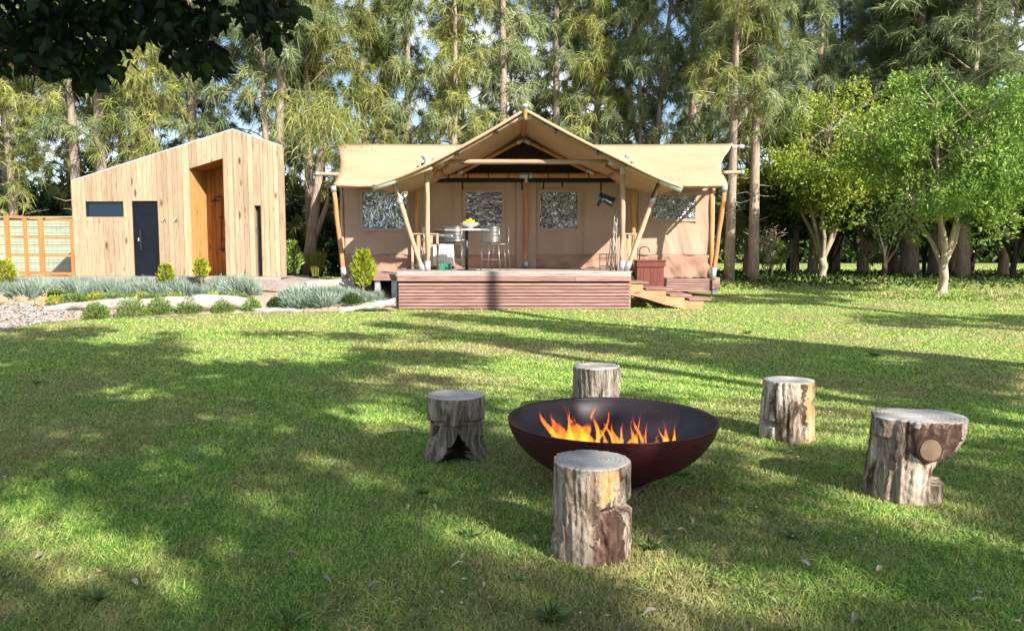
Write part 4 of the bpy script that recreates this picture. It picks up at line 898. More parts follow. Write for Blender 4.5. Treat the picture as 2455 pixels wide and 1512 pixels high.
# front stump: notch at right, barked lower right, deep crack, small cut at left
def rf(th, z, r):
    q = r*(1+rough(th, z))
    w = 1-sm(.60, .95, ad(th, FRONT+.95))
    notch = w*sm(.56, .60, z)*(1-sm(.62, .68, z)); q -= r*.30*notch
    q += r*.05*w*(1-sm(.55, .58, z)); q -= r*.10*(1-sm(.03, .12, ad(th, FRONT+.22+.10*math.sin(z*9))))*(1-sm(.55, .6, z))
    q += r*.05*(1-sm(.0, .1, z)); q -= r*.10*(1-sm(.2, .5, ad(th, FRONT-1.35)))*sm(.26, .3, z)*(1-sm(.32, .36, z)); q += r*.04*(1-sm(.2, .3, z))*(1-sm(.3, .9, ad(th, FRONT-1.35)))
    q -= r*.07*(1-sm(.05, .10, ad(th, FRONT+.62)))*sm(.68, .72, z)*(1-sm(.82, .86, z)); return q
def mf(th, z):
    if .02 < (th-FRONT) % (2*PI) < .85 and z < .58: return 1
    if .1 < (th-FRONT+.03*math.sin(z*40)) % (2*PI) < .55 and .68 < z < .985: return 2
    return 0
stump('front', 'weathered log stool standing closest, in front of the fire bowl, notched at its right', .47, rf, (('stump', 'stump_b', 'stump_o'), mf))
# left stump: waist cut and split foot
def rl(th, z, r):
    q = r*(1+rough(th, z, .8)); a = (th-FRONT+PI) % (2*PI)-PI
    q += r*.06*(z > .66)
    q -= r*.12*(1-sm(.0, .035, abs(z-.655+.05*math.sin(th))))*sm(.25, .5, abs(a))
    wdt = .80*(1-sm(-.15, .60, z)); q = q*(1-.9*(1-sm(wdt*.85, wdt*1.15+.001, abs(a-.2)))) if z < .50 else q
    if .48 < z < .62: q -= r*.2*(1-sm(.02, .06, abs(a-.2)))
    q -= r*.22*(1-sm(.3, .8, abs(a+1.15)))*sm(.3, .62, z)*(z < .66); q += r*.20*(1-sm(0, .4, z)); return q
stump('left', 'grey log stool with a split forked foot, left of the fire bowl', .46, rl, (('stump_g', 'stump_b', 'dark'), lambda th, z: 2 if z < .47 and ad(th, FRONT+.2) < .80*(1-sm(-.15, .60, z)) else (1 if ad(th, FRONT-1.15) < .4 and .45 < z < .64 else 0)))  # gap faces coloured near black, painting in the deep shade of the split
stump('back', 'plain round log stool half hidden behind the fire bowl', .47, lambda th, z, r: r*(1+rough(th, z, 1.1, 1.5))*(1+.03*z), (('stump_g',),))
def rr_(th, z, r):
    q = r*(1+rough(th, z, .9)); a = (th-FRONT+PI) % (2*PI)-PI; q *= .93+.1*(1-z)
    q -= r*.22*(1-sm(.3, .6, abs(a-1.25)))*(1-sm(.02, .055, abs(z-.72))); q -= r*.3*(1-sm(.35, .6, abs(a+1.2)))*sm(.3, .34, z)*(1-sm(.36, .42, z))
    q -= r*.05*(1-sm(.03, .1, abs(a-.2-.1*math.sin(z*6)))); q -= r*.05*(1-sm(.03, .09, abs(a+.35))); return q
stump('rback', 'pale log stool beyond the fire bowl on the right, notched on each side', .47, rr_, (('stump', 'stump_o', 'stump_b'), lambda th, z: 1 if .45 < (th-FRONT) % (2*PI) < 1.0 and z > .1 else (2 if ad(th, FRONT+.28) < .12 and z > .3 else 0)))
def r5(th, z, r):
    q = r*.90*(1+rough(th, z, 1.0)); a = (th-FRONT+PI) % (2*PI)-PI
    right = 1-sm(.5, 1.25, abs(a-1.45))
    q += r*.40*right*sm(.40, .95, z); q -= r*.80*right*sm(.27, .29, z)*(1-sm(.38, .64, z)); q += r*.02*right*(z < .3)
    q += r*.12*(1-sm(.2, .5, abs(a+1.35)))*sm(.80, .86, z); return q
t5, c5 = stump('right', 'broad log stool at the right with an overhanging top and a round sawn knot', .50, r5, (('stump', 'stump_b', 'cut_o'), lambda th, z: 1 if (ad(th, FRONT+.12) < .6 and .6 < z < .97) or (ad(th, FRONT+1.1) < .7 and .5 < z < .7) else (2 if ad(th, FRONT+1.25) < .8 and .32 < z < .48 else 0)), offs=lambda z: (.03*z, -.01*z), top_tilt=(0, 0))
x, y, r = SP['right']
kc = Vector((x+.03, y-r*.90, gzf(x, y)+.345)); m = MB(); dk_ = Vector((.0, -1, .05)).normalized()
m.tube([kc+Vector((0, .06, 0)), kc, kc+dk_*.03], [.088, .082, .074], 26); kn = m.build('knot_collar', M['stump_b'], t5, True)
m = MB(); m.tube([kc+dk_*.028, kc+dk_*.036], [.064, .063], 26); m.build('knot_face', M['cut_o'], t5)

# ================================================================== FIRE BOWL
Dc = 4.72; bp = at(1466, 1003, Dc); BX, BY = bp.x, Dc; BR = (at(1713, 1015, Dc).x-at(1218, 1015, Dc).x)/2; BZ = at(1466, 1003, Dc).z
fb = thing('fire_bowl', 'large shallow dark rusted steel fire bowl on the grass between the log stools', 'fire pit', (BX, BY, gzf(BX, BY)))
hh = BZ-gzf(BX, BY); prof = []
for k in range(25): a = PI/2*k/24; prof.append((BR*math.sin(a)**.92+.0001, .05+(hh-.05)*.99*(1-math.cos(a)**1.25)))
m = MB(); m.lathe(prof+[(BR*1.006, hh+.004), (BR*1.002, hh+.011), (BR*.993, hh+.009)], (BX, BY, gzf(BX, BY)), 96); m.build('bowl_shell', M['rust'], fb, True)
m = MB(); m.lathe([(max(.0002, q*.985), z*.985+.016) for q, z in prof]+[(BR*.992, hh+.008)], (BX, BY, gzf(BX, BY)), 96); m.build('bowl_lining', M['bowl_in'], fb, True)
m = MB(); m.lathe([(.24, 0), (.24, .05), (.22, .05)], (BX, BY, gzf(BX, BY)), 40); m.build('foot_ring', M['rust'], fb, True)
def inside(px, py):        # point on the bowl's bed
    zf = gzf(BX, BY)+.13; a, b = (px-CX)/F, (CY-py)/F; d = Vector((a, cp+b*sp_, -sp_+b*cp)); t_ = (zf-EYE)/d.z; return Vector((d.x*t_, d.y*t_, zf))
fire = thing('wood_fire', 'orange flames burning in the middle of the fire bowl', 'fire', (BX, BY, gzf(BX, BY)+.08))
for k in range(7):
    a = random.random()*PI; c_ = Vector((BX-.1+.13*random.uniform(-1, 1), BY-.05+.1*random.uniform(-1, 1), gzf(BX, BY)+.12+.03*(k % 3))); d_ = Vector((math.cos(a), math.sin(a), random.uniform(-.08, .08)))*.16
    m = MB(); m.tube([c_-d_, c_-d_*.3+Vector((0, 0, .01)), c_+d_*.4, c_+d_], [.03, .034, .032, .026], 8); o = m.build('firewood', M['char'], fire, True)
FLZ = gzf(BX, BY)+.12
# each flame: (px at foot, px at tip, py at tip, width, sway, depth offset)
fl_ = [(1345, 1303, 975, .040, .05, .05), (1372, 1330, 985, .07, .05, .02), (1392, 1362, 966, .065, .05, -.02), (1398, 1418, 962, .05, -.06, .06), (1415, 1392, 995, .065, .04, -.03), (1432, 1452, 985, .035, -.05, .08), (1450, 1443, 1003, .03, .03, .03),
       (1340, 1352, 1010, .05, .03, -.05), (1365, 1380, 1012, .08, -.02, -.07), (1480, 1476, 1000, .03, .03, .0), (1487, 1492, 1006, .022, -.02, .04), (1525, 1517, 990, .026, .015, .06), (1540, 1528, 1000, .03, .015, .02), (1568, 1580, 1022, .04, -.03, .0), (1552, 1548, 1030, .03, .02, .03), (1600, 1597, 1002, .03, .03, .05), (1612, 1616, 1015, .022, -.03, .02), (1430, 1436, 1028, .05, .02, -.05), (1500, 1510, 1035, .04, -.02, -.02), (1355, 1322, 998, .025, .07, .09), (1380, 1345, 975, .03, -.06, .1), (1405, 1378, 970, .022, .08, .0), (1422, 1440, 972, .02, .06, .04), (1460, 1468, 990, .016, .05, .05), (1532, 1522, 985, .016, -.05, .08), (1606, 1590, 1008, .018, .05, .02), (1330, 1310, 1005, .03, -.04, .0), (1545, 1560, 1010, .015, .05, .06)]
for (p0, p1, pyt, w, sway, dy) in fl_:
    Yf = BY+dy-.02; tp_ = at(p1, pyt, Yf); x0 = at(p0, 1040, Yf).x; n = 14; pts = []; rad = []
    for k in range(n+1):
        u = k/n; z = FLZ+(tp_.z-FLZ)*u; pts.append(Vector((x0+(tp_.x-x0)*u**1.6+(sway*.9*math.sin(PI*u*1.7)+.018*math.sin(u*8+p0*.7))*u, Yf+.02*math.sin(u*6+p0), z))); rad.append(max(.001, w*.92*(math.sin(PI*min(1, .30+u*.70))**1.15)*(1+.3*math.sin(u*9+p0)+.15*math.sin(u*23+p0*2))))
    m = MB(); m.tube(pts, rad, 10, False); o = m.build('flame', M['flame'], fire, True)

# ================================================================== GARDEN
def lumpy(name, c, rx, ry, rz_, mat, label, cat, group=None, seed=0, nu=14, nv=9, amp=.2):
    rn = random.Random(seed); ph = [rn.random()*9 for _ in range(6)]; m = MB(); vs = []
    for j in range(nv+1):
        for i in range(nu):
            a = 2*PI*i/nu; b = PI*j/nv; q = 1+amp*(math.sin(a*2+ph[0])*math.sin(b*2+ph[1])+.6*math.sin(a*3+b*3+ph[2])+.4*math.sin(a*5-b*4+ph[3]))
            vs.append((c[0]+rx*q*math.cos(a)*math.sin(b), c[1]+ry*q*math.sin(a)*math.sin(b), c[2]-rz_*q*math.cos(b)))
    m.v = vs
    for j in range(nv):
        for i in range(nu): i2 = (i+1) % nu; m.f.append((j*nu+i, j*nu+i2, (j+1)*nu+i2, (j+1)*nu+i)); m.m.append(0)
    return tag(m.build(name, mat), label, cat, group)
# bleached logs edging the bed
def logthing(pts, rads, label, seed, flat=.75):
    rn = random.Random(seed); t = thing('bleached_log', label, 'log', pts[len(pts)//2], 'bleached logs edging the garden bed'); N_ = 26; P_ = []; R2 = []
    for k in range(N_+1):
        u = k/N_*(len(pts)-1); i = min(len(pts)-2, int(u)); f = u-i; P_.append(pts[i].lerp(pts[i+1], f)+Vector((0, 0, .008*math.sin(k*.9+seed)))); R2.append((rads[i]*(1-f)+rads[i+1]*f)*(1+.04*math.sin(k*.5+seed)+.03*rn.random()))
    m = MB(); m.tube(P_, R2, 18, False)
    m.v = [(a+.02*mnoise.noise(Vector((a*3, b*8, c_*8))), b+.03*mnoise.noise(Vector((a*2, b*7, c_*9+5))), c_+.05*mnoise.noise(Vector((a*1.6, b*9, c_*9)))) for a, b, c_ in m.v]
    m.build('trunk', M['log'], t, True)
    for e, d_ in ((0, 1), (N_, -1)):
        m = MB(); q = (P_[e]-P_[e+d_]).normalized(); m.tube([P_[e]-q*.03, P_[e]+q*.004], R2[e]*.98, 18); m.build('log_end', M['logend'], t)
def gl(px, py, dz_): return gp(px, py, dz_)
logthing([gl(103, 741, .05), gl(180, 735, .10), gl(260, 729, .14), gl(333, 724, .15)], [.045, .09, .12, .14], 'tapering white log at the left end of the garden edge', 1)
logthing([gl(343, 731, .16), gl(430, 728, .2), gl(520, 724, .2), gl(602, 728, .13)], [.15, .18, .20, .12], 'thickest white log lying in the middle of the garden edge', 2)
logthing([gl(604, 741, .05), gl(660, 743, .05), gl(728, 746, .03)], [.05, .055, .03], 'thin low white log at the right end of the garden edge', 3)
logthing([gl(812, 746, .03), gl(880, 735, .13), gl(948, 724, .24)], [.03, .07, .09], 'sloping grey driftwood log leaning against the left corner of the deck', 5)
def mound(name, c, r, h, mat, n, ln, wd, label, cat, group, up=.4, stems=False, kind='leaf', parts=True):
    """a plant with foliage standing on a few stems"""
    t = thing(name, label, cat, c, group)
    q = rdir(n); q[:, 2] = np.abs(q[:, 2]); rad = (rng.random(n)**.35)[:, None]
    Pp = q*rad*np.array([r, r, h])*np.array([1, 1, 1.0]); D = q*.8+rdir(n)*.55+np.array([0, 0, up])
    if kind == 'leaf': V, Fc, rr = leaves(Pp, D, ln*(.7+.6*rng.random(n)), wd)
    else: V, Fc, rr = blades(Pp*np.array([.55, .55, .35]), D*np.array([.75, .75, 1.3]), ln*(.6+.7*rng.random(n)), wd, .2)
    np_mesh('foliage', V, Fc, mat, rr, t)
    m = MB()
    for k in range(5): a = random.random()*6.28; m.tube([Vector((0, 0, -.03)), Vector((math.cos(a)*r*.35, math.sin(a)*r*.35, h*.6))], .012, 4)
    o = m.build('stem', M['bark_d']); o.parent = t
    return t
for i, (px, py, w, lb) in enumerate([(222, 766, 60, 'leftmost'), (304, 762, 74, 'largest, second from the left'), (377, 757, 66, 'third from the left'), (452, 754, 62, 'fourth from the left'), (531, 751, 52, 'fifth from the left'), (598, 746, 46, 'sixth from the left, beside the thin white log')]):
    g = gp(px, py); r = w/2*g.y/F*1.08
    mound('round_bush', g+Vector((0, r*.5, 0)), r*.98, r*1.25, M['box'], 1500, .045, .024, 'clipped round green bush in the bed, '+lb, 'bush', 'clipped round bushes along the garden edge')
for px, py, w, lb in ((655, 740, 40, 'small dark green bush between the silver lavender and the thin white log'), (838, 738, 56, 'dark green rounded bush in the silver lavender near the deck')):
    g = gp(px, py); r = w/2*g.y/F; mound('round_bush', g+Vector((0, r, 0)), r, r*1.2, M['citrus_d'], 1300, .05, .026, lb, 'bush', 'darker bushes in the bed')
# silver lavender, a clump at a time
k = 0
lavs = [(px, 716+random.uniform(-6, 4)-(8 if px > 500 else 0), random.uniform(1.0, 1.3)) for px in list(range(4, 610, 27))]+[(px+14, 699+random.uniform(-4, 4), 1.1) for px in range(0, 600, 30)]
lavs += [(px, py, s_*1.0) for px, py, s_ in ((696, 738, 1.15), (725, 738, 1.3), (752, 738, 1.2), (780, 737, 1.15), (812, 728, 1.0), (760, 722, 1.3), (718, 722, 1.3), (872, 724, .9), (905, 722, .8), (690, 722, 1.0), (800, 715, 1.1), (840, 715, 1.0), (668, 735, .7))]
lavs += [(715, 672, .7), (745, 670, .7), (780, 670, .7), (812, 674, .6), (705, 664, .6)]
protos = []
for v in range(5):
    t = mound('lavender_clump', (0, 0, -50), .30, .34, M['lav'], 620, .30, .018, 'x', 'lavender', 'silver lavender clumps in the garden bed', .55, kind='blade'); protos.append(t)
LAB = 'silver grey lavender clump in the bed'
for i, (px, py, s_) in enumerate(lavs):
    o = protos[i] if i < 5 else copy_tree(protos[i % 5])
    g = gp(px, py); 
    if py < 676: g = at(px, py+12, 21.6)
    if g.y > 20.0 and py > 676: g = Vector(at(px, py, 19.9)); g.z = gzf(g.x, g.y)
    o.location = (g.x, g.y+.15, g.z-.02); o.scale = (s_*random.uniform(.9, 1.2), s_, s_*random.uniform(.8, 1.15)*(1.1 if px < 640 else 1.0)); o.rotation_euler.z = random.random()*6
    o['label'] = LAB+(' in front of the cabin deck' if px < 620 else (' between the walkway and the deck' if py > 676 else ' behind the walkway by the tall tree'))
    if py <= 676: o['group'] = 'lavender behind the walkway'
    elif px >= 640: o['group'] = 'lavender between walkway and deck'
# greener fillers low at the front of the lavender
for i in range(20):
    px = 150+i*23+random.uniform(-10, 10); g = gp(px, 722+random.uniform(-5, 5)); g.y -= .12
    mound('ground_cover_plant', g, .24, .17, M['lav_g'] if i % 4 else M['lime'], 420, .07, .03, 'low green leafy plant at the foot of the lavender', 'plant', 'low green plants in front of the lavender')
# upright young shrubs
def sapling(px, py, hpx, wpx, Y, mat, label, n=420, ln=.13, wd=.05):
    g = at(px, py, Y); h = hpx*Y/F; r = wpx/2*Y/F; t = thing('young_shrub', label, 'shrub', g)
    zt = rng.random(n)**.8; a = rng.random(n)*2*PI; rr = r*np.sqrt(rng.random(n))*(.35+.65*np.sin(np.clip(zt*1.1, 0, 1)*PI)); Pp = np.stack([rr*np.cos(a), rr*np.sin(a), h*(.12+.85*zt)], 1)
    V, Fc, r_ = leaves(Pp, np.stack([np.cos(a), np.sin(a), .6+rng.random(n)], 1)+rdir(n)*.4, ln*(.6+.7*rng.random(n)), wd); np_mesh('foliage', V, Fc, mat, r_, t)
    m = MB()
    for k in range(6): q = random.random()*6.28; m.tube([Vector((0, 0, -.1)), Vector((.3*r*math.cos(q), .3*r*math.sin(q), h*.5)), Vector((.6*r*math.cos(q), .6*r*math.sin(q), h*.9))], [.014, .009, .004], 5)
    o = m.build('stem', M['bark']); o.parent = t
sapling(400, 692, 56, 30, 19.6, M['lime'], 'yellow green young shrub in front of the black cabin door')
sapling(483, 676, 52, 30, 19.8, M['lime'], 'yellow green young shrub in front of the shower recess', 300)
sapling(872, 700, 98, 52, 19.5, M['lime'], 'bright lime green leafy shrub at the left corner of the tent deck', 700, .15, .055)
sapling(702, 668, 88, 46, 22.6, M['citrus'], 'glossy green bush at the right hand corner of the cabin', 900)
sapling(12, 690, 64, 50, 19.7, M['lime'], 'yellow green shrub at the left edge under the trellis', 600)
g = at(757, 662, 23.2); t = thing('tussock', 'tall yellow green feathery tussock grass by the gnarled tree', 'tussock', g)
n = 1500; a = rng.random(n)*2*PI; q = .12*rng.random(n); V, Fc, r_ = blades(np.stack([q*np.cos(a), q*np.sin(a), 0*q], 1), np.stack([.33*np.cos(a)*rng.random(n), .33*np.sin(a)*rng.random(n), np.ones(n)], 1), .35+.75*rng.random(n), .016, .25); np_mesh('blade_mass', V, Fc, M['tuss'], r_, t)
# rocks, pot, gravel
for i in range(16):
    px, py = random.uniform(0, 165), random.uniform(712, 735); g = gp(px, py); s_ = random.uniform(.06, .15); lumpy('rock', g+Vector((0, 0, s_*.35)), s_*1.3, s_, s_*.8, M['rock'], 'ochre brown rock on the left of the garden bed', 'rock', 'ochre rocks in the garden bed', i)
lumpy('rock', gp(146, 722)+Vector((0, -.05, .10)), .15, .1, .09, M['rock'], 'larger orange rock resting against the charcoal pot', 'rock', None, 77)
pc = gp(137, 722); t = thing('plant_pot', 'charcoal plant pot half sunk among the rocks', 'pot', pc); m = MB(); m.lathe([(.13, -.1), (.19, .2), (.205, .2), (.205, .225), (.17, .225), (.16, .1), (0, .1)], pc, 24, True); m.build('pot_body', M['pot'], t, True)
n = 90; V, Fc, r_ = leaves(np.stack([.1*rng.normal(size=n), .1*rng.normal(size=n), .2+.05*rng.random(n)], 1), rdir(n)+np.array([0, 0, .9]), .12, .05); np_mesh('foliage', V, Fc, M['lav_g'], r_, t)
n = 5200; px_ = rng.uniform(-250, 330, n); py_ = rng.uniform(726, 800, n); Ps = []
for a, b in zip(px_, py_):
    if b > 740+(1-min(1, max(0, (a+40)/330)))*60: continue
    Ps.append(gp(a, b, .015))
Ps = np.array([tuple(p) for p in Ps]); Ps = Ps[in_bed(Ps[:, 0], Ps[:, 1])]; n = len(Ps)
tet = np.array([[1, 1, .6], [-1, .6, -.2], [.4, -1, -.1], [-.3, -.2, 1], [.9, -.2, -.4], [-.4, .8, .8]]); tf = np.array([[0, 1, 3], [1, 2, 3], [2, 4, 3], [4, 0, 3], [0, 5, 1], [0, 5, 3]])
s_ = .012+.03*rng.random(n)**2; ang = rng.random(n)*6.28; ca, sa = np.cos(ang)[:, None], np.sin(ang)[:, None]; bx = tet[None, :, 0]*ca-tet[None, :, 1]*sa; by_ = tet[None, :, 0]*sa+tet[None, :, 1]*ca
V = Ps[:, None, :]+np.stack([bx, by_*rng.uniform(.6, 1, n)[:, None], np.broadcast_to(tet[None, :, 2]*.7, bx.shape)], -1)*s_[:, None, None]
tag(np_mesh('gravel', V.reshape(-1, 3), (tf[None]+np.arange(n)[:, None, None]*6).reshape(-1, 3), M['gravelm']), 'grey gravel between the lawn and the garden bed at the left edge', 'gravel', kind='stuff')

# ================================================================== LAWN LITTER AND WEEDS
lm = None
leafspots = [(545, 1155), (565, 1168), (300, 1190), (275, 1172), (980, 1214), (1040, 1215), (930, 1150), (905, 1158), (1280, 1290), (1100, 1355), (1112, 1335), (782, 1392), (1560, 1466), (1925, 1352), (2112, 1365), (2375, 1290), (2345, 1440), (1880, 1200), (1800, 1080), (1810, 1062), (2010, 1028), (2045, 1042), (1640, 1272), (1660, 1250), (1895, 1085), (1760, 1185), (1620, 1290), (1715, 1310), (1530, 1415), (700, 1330), (520, 1300), (480, 1120), (640, 1045), (900, 1405), (1160, 1402), (320, 1395), (100, 1330), (1850, 1440), (2050, 1480), (2440, 1495), (2200, 1255), (1590, 1325), (1225, 1180), (1180, 1205), (760, 1250), (350, 1270), (930, 985), (2250, 1160), (1990, 1110), (1960, 1295)]
for i, (px, py) in enumerate(leafspots):
    g = gp(px, py, .035); n = 9; Ln = random.uniform(.03, .075); W = Ln*random.uniform(.22, .42); m = MB(); a = random.random()*6.28; cu = random.uniform(.2, .9); up = random.uniform(-.1, .25)
    vs = []
    for k in range(7):
        u = k/6; w = W/2*math.sin(PI*min(1, u*.92+.04))**.8; zc = .012*math.sin(PI*u)+up*Ln*u
        for s_ in (-1, 0, 1): lx, ly = (u-.5)*Ln, s_*w; vs.append((g.x+lx*math.cos(a)-ly*math.sin(a), g.y+lx*math.sin(a)+ly*math.cos(a), g.z+zc+abs(s_)*w*cu))
    m.add(vs, [(k*3+j, k*3+j+1, k*3+j+4, k*3+j+3) for k in range(6) for j in range(2)])
    o = m.build('fallen_leaf', M['dry'], None, True); tag(o, 'pale dry curled leaf lying on the lawn', 'leaf', 'fallen leaves on the lawn')
n = 4200; Y = 2.3*(14/2.3)**rng.random(n); X = (rng.random(n)*2-1)*(.72*Y+.8); cl_ = np.sin(X*1.9+np.sin(Y*1.4)*2)*np.sin(Y*1.8+X*.5); k_ = cl_ > rng.uniform(-1, 1, n); X, Y = X[k_], Y[k_]; n = len(X)
D = rdir(n); D[:, 2] *= .25; V, Fc, r_ = leaves(np.stack([X, Y, gz(X, Y)+.018+.02*rng.random(n)], 1), D, .012+.03*rng.random(n)**2, .008+.006*rng.random(n)); tag(np_mesh('leaf_litter', V, Fc, M['litter'], r_), 'small brown and pale leaf scraps caught in the grass', 'leaf litter', kind='stuff')
weeds = [(1320, 1490, .14, 'broad leaved rosette weed at the bottom edge, left of the front stool'), (690, 1500, .14, 'blue green rosette weed at the bottom edge, left of centre'), (1560, 1318, .12, 'bright leafy weed at the right foot of the front log stool'), (1130, 1290, .10, 'leafy weed in the lit patch left of the front stool'), (1640, 1142, .09, 'feathery green weed on the right under the fire bowl'), (1900, 1290, .10, 'flat weed midway between the front and right stools'), (1015, 1185, .09, 'flat green weed in front of the grey forked stool'), (230, 1440, .11, 'spiky weed tuft near the bottom left corner'), (90, 920, .10, 'bright green weed in the shade at the left edge'), (1240, 1395, .07, 'small weed at the left foot of the front stool'), (1790, 800, .16, 'green weed patch on the far lawn right of the steps'), (2100, 855, .16, 'low green weed on the far lawn to the right')]
for px, py, s_, lb in weeds:
    g = gp(px, py); t = thing('weed', lb, 'weed', g); n = 40; a = rng.random(n)*6.28
    V, Fc, r_ = leaves(np.stack([.1*s_*np.cos(a), .1*s_*np.sin(a), .01+0*a], 1), np.stack([np.cos(a), np.sin(a), .25+.7*rng.random(n)], 1), s_*.7*(.5+.6*rng.random(n)), s_*.17, .3)
    np_mesh('leaf_rosette', V, Fc, M['lav_g'], r_, t)
# ================================================================== TREES
def she_oak(seed, H, r0, zc, spread, density, fork=False, mat='she', lean=.3):
    """one she-oak: trunk, branches and weeping needle crown, returned as three meshes under an Empty at the origin"""
    rn = random.Random(seed); t = thing('she_oak', 'x', 'tree', (0, 0, 0), 'x')
    stems = [(0, 0)] if not fork else [(-1, .10), (1, .05)]
    tr = MB(); br = MB(); Pc = []; Dc_ = []
    for si, (sd_, fk) in enumerate(stems):
        n = 14; path = []; lx, ly = rn.uniform(-lean, lean), rn.uniform(-lean, lean); ph = rn.random()*6
        for k in range(n+1):
            u = k/n; z = H*u-.15; path.append(Vector((lx*u*u+.10*math.sin(u*7+ph)*u+sd_*fk*H*u**1.0*.9, ly*u*u+.08*math.cos(u*6+ph)*u, z)))
        rad = [r0*(1-.82*(k/n))*(1+.25*max(0, .06-k/n)/.06) for k in range(n+1)]
        if fork and si: rad = [q*.75 for q in rad]
        tr.tube(path, rad, 10)
        nb = int(58*density)
        for b in range(nb):
            u = zc/H+(1-zc/H)*((b+rn.random())/nb)**.9; k = min(n-1, int(u*n)); p0 = path[k].lerp(path[k+1], u*n-k)
            az = rn.random()*2*PI; Lb = spread*(1.15-.75*u)*rn.uniform(.6, 1.2); rise = rn.uniform(.3, 1.1); pts = [p0]; q = 5
            for j in range(1, q+1):
                s_ = j/q; pts.append(p0+Vector((math.cos(az+.3*math.sin(s_*3)), math.sin(az+.3*math.sin(s_*3)), 0))*Lb*s_+Vector((0, 0, Lb*(rise*s_-.42*s_*s_)))+Vector((rn.uniform(-.06, .06), rn.uniform(-.06, .06), rn.uniform(-.05, .05))))
            br.tube(pts, [max(.008, r0*.24*(1-u*.5)*(1-.8*j/q)) for j in range(q+1)], 4, False)
            for c_ in range(9):
                s_ = .22+.80*rn.random(); j = min(q-1, int(s_*q)); p = pts[j].lerp(pts[j+1], min(1.1, s_*q-j)); pp = p+Vector((rn.gauss(0, .22), rn.gauss(0, .22), rn.gauss(0, .20)))
                Pc.append(tuple(pp)); Dc_.append((math.cos(az)*.55, math.sin(az)*.55, .12))
    for b in range(9):      # dead bare side twigs below the crown
        z = zc*rn.uniform(.45, 1.2); az = rn.random()*6.28; L_ = rn.uniform(.4, 1.2); p0 = Vector((0, 0, z)); p1 = p0+Vector((math.cos(az)*L_, math.sin(az)*L_, rn.uniform(-.1, .4)))
        br.tube([p0, p0.lerp(p1, .5)+Vector((0, 0, rn.uniform(-.1, .1))), p1], [.018, .012, .005], 4, False)
    o = tr.build('trunk', M['bark']); o.data.polygons.foreach_set('use_smooth', [True]*len(o.data.polygons)); o.parent = t; o = br.build('branches', M['bark']); o.parent = t
    Pc = np.array(Pc); Dc_ = np.array(Dc_); m_ = 52; n = len(Pc)*m_; B = np.repeat(Pc, m_, 0)+rng.normal(size=(n, 3))*.05
    D = np.repeat(Dc_, m_, 0)+rdir(n)*1.0+np.array([0, 0, .12]); V, Fc, rr = blades(B, D, .18+.30*rng.random(n), .021, .35+.75*rng.random(n))
    rr = np.clip(np.repeat(np.repeat(rng.random(len(Pc)), m_), 3)*.65+rr*.35, 0, 1)
    np_mesh('crown', V, Fc, M[mat], rr, t); return t
def drop(root, px, pyb, Y, label, group, s_=1, first=None, rot=None, z=None):
    g = at(px, pyb, Y); g.z = gzf(g.x, Y) if z is None else z
    o = root if not root.get('placed') else copy_tree(root); o['placed'] = 1
    o.location = g; o.scale = (s_*random.uniform(.9, 1.1), s_*random.uniform(.9, 1.1), s_); o.rotation_euler.z = random.random()*6.28 if rot is None else rot; o['label'] = label; o['group'] = group; return o
so1 = [she_oak(1, 15, .19, 5.2, 2.3, .8), she_oak(2, 16, .21, 4.4, 2.3, .85, mat='she2'), she_oak(3, 14, .17, 3.2, 2.1, .95), she_oak(5, 15, .18, 5.4, 2.2, .8, True, 'she2')]
so2 = [she_oak(8, 14, .16, 1.4, 2.6, 1.15), she_oak(9, 13, .15, .9, 2.4, 1.15, mat='she2')]
G1 = 'she-oaks standing in the row just behind the cabin and tent'
front = [(40, 27, 2, 'she-oak at the far left edge of the photo behind the trellis'), (193, 25.6, 0, 'thick pale trunked she-oak rising behind the low left end of the cabin roof'), (250, 26.2, 1, 'slim pale straight she-oak, second from the left behind the cabin roof'), (333, 26.6, 0, 'leaning she-oak behind the middle of the sloping cabin roof'), (378, 27.4, 2, 'dark slender she-oak beside the leaning one behind the cabin roof'),
         (470, 28, 1, 'she-oak with thin orange trunk left of the cabin roof peak'), (655, 25.9, 3, 'forked she-oak rising behind the right slope of the cabin roof'), (748, 26.6, 0, 'tall pale trunked she-oak in the gap between cabin and tent'), (880, 28.2, 2, 'bushy she-oak behind the left end of the tent roof'), (985, 28.6, 1, 'bushy she-oak behind the left middle of the tent roof'), (1090, 28.4, 2, 'she-oak left of the porch gable peak'),
         (1205, 29.5, 1, 'she-oak directly behind the porch gable peak'), (1330, 30.5, 1, 'thin grey green she-oak right of the porch gable peak'), (1430, 30.5, 2, 'she-oak with open sunlit crown above the right porch slope'), (1545, 30, 3, 'forked she-oak above the right half of the tent roof'), (1650, 29.6, 1, 'tall she-oak near the right end of the tent roof'), (1748, 26.2, 0, 'she-oak with rough bare trunk right against the tent end'), (1806, 26.6, 1, 'slim she-oak trunk between the tent and the yellow green citrus tree')]
for px, Y, v, lb in front: drop(so1[v], px, 640, Y, lb, G1, random.uniform(.95, 1.1))
G2 = 'she-oaks filling the back rows'
for i in range(17):
    px = -120+i*150+random.uniform(-40, 40)
    drop(so2[i % 2], px, 640, random.uniform(31.5, 36), 'green she-oak in the back rows, seen between trees '+('above the cabin' if px < 700 else ('above the left half of the tent' if px < 1260 else ('above the right half of the tent' if px < 1800 else 'above the citrus trees'))), G2, random.uniform(.95, 1.15))
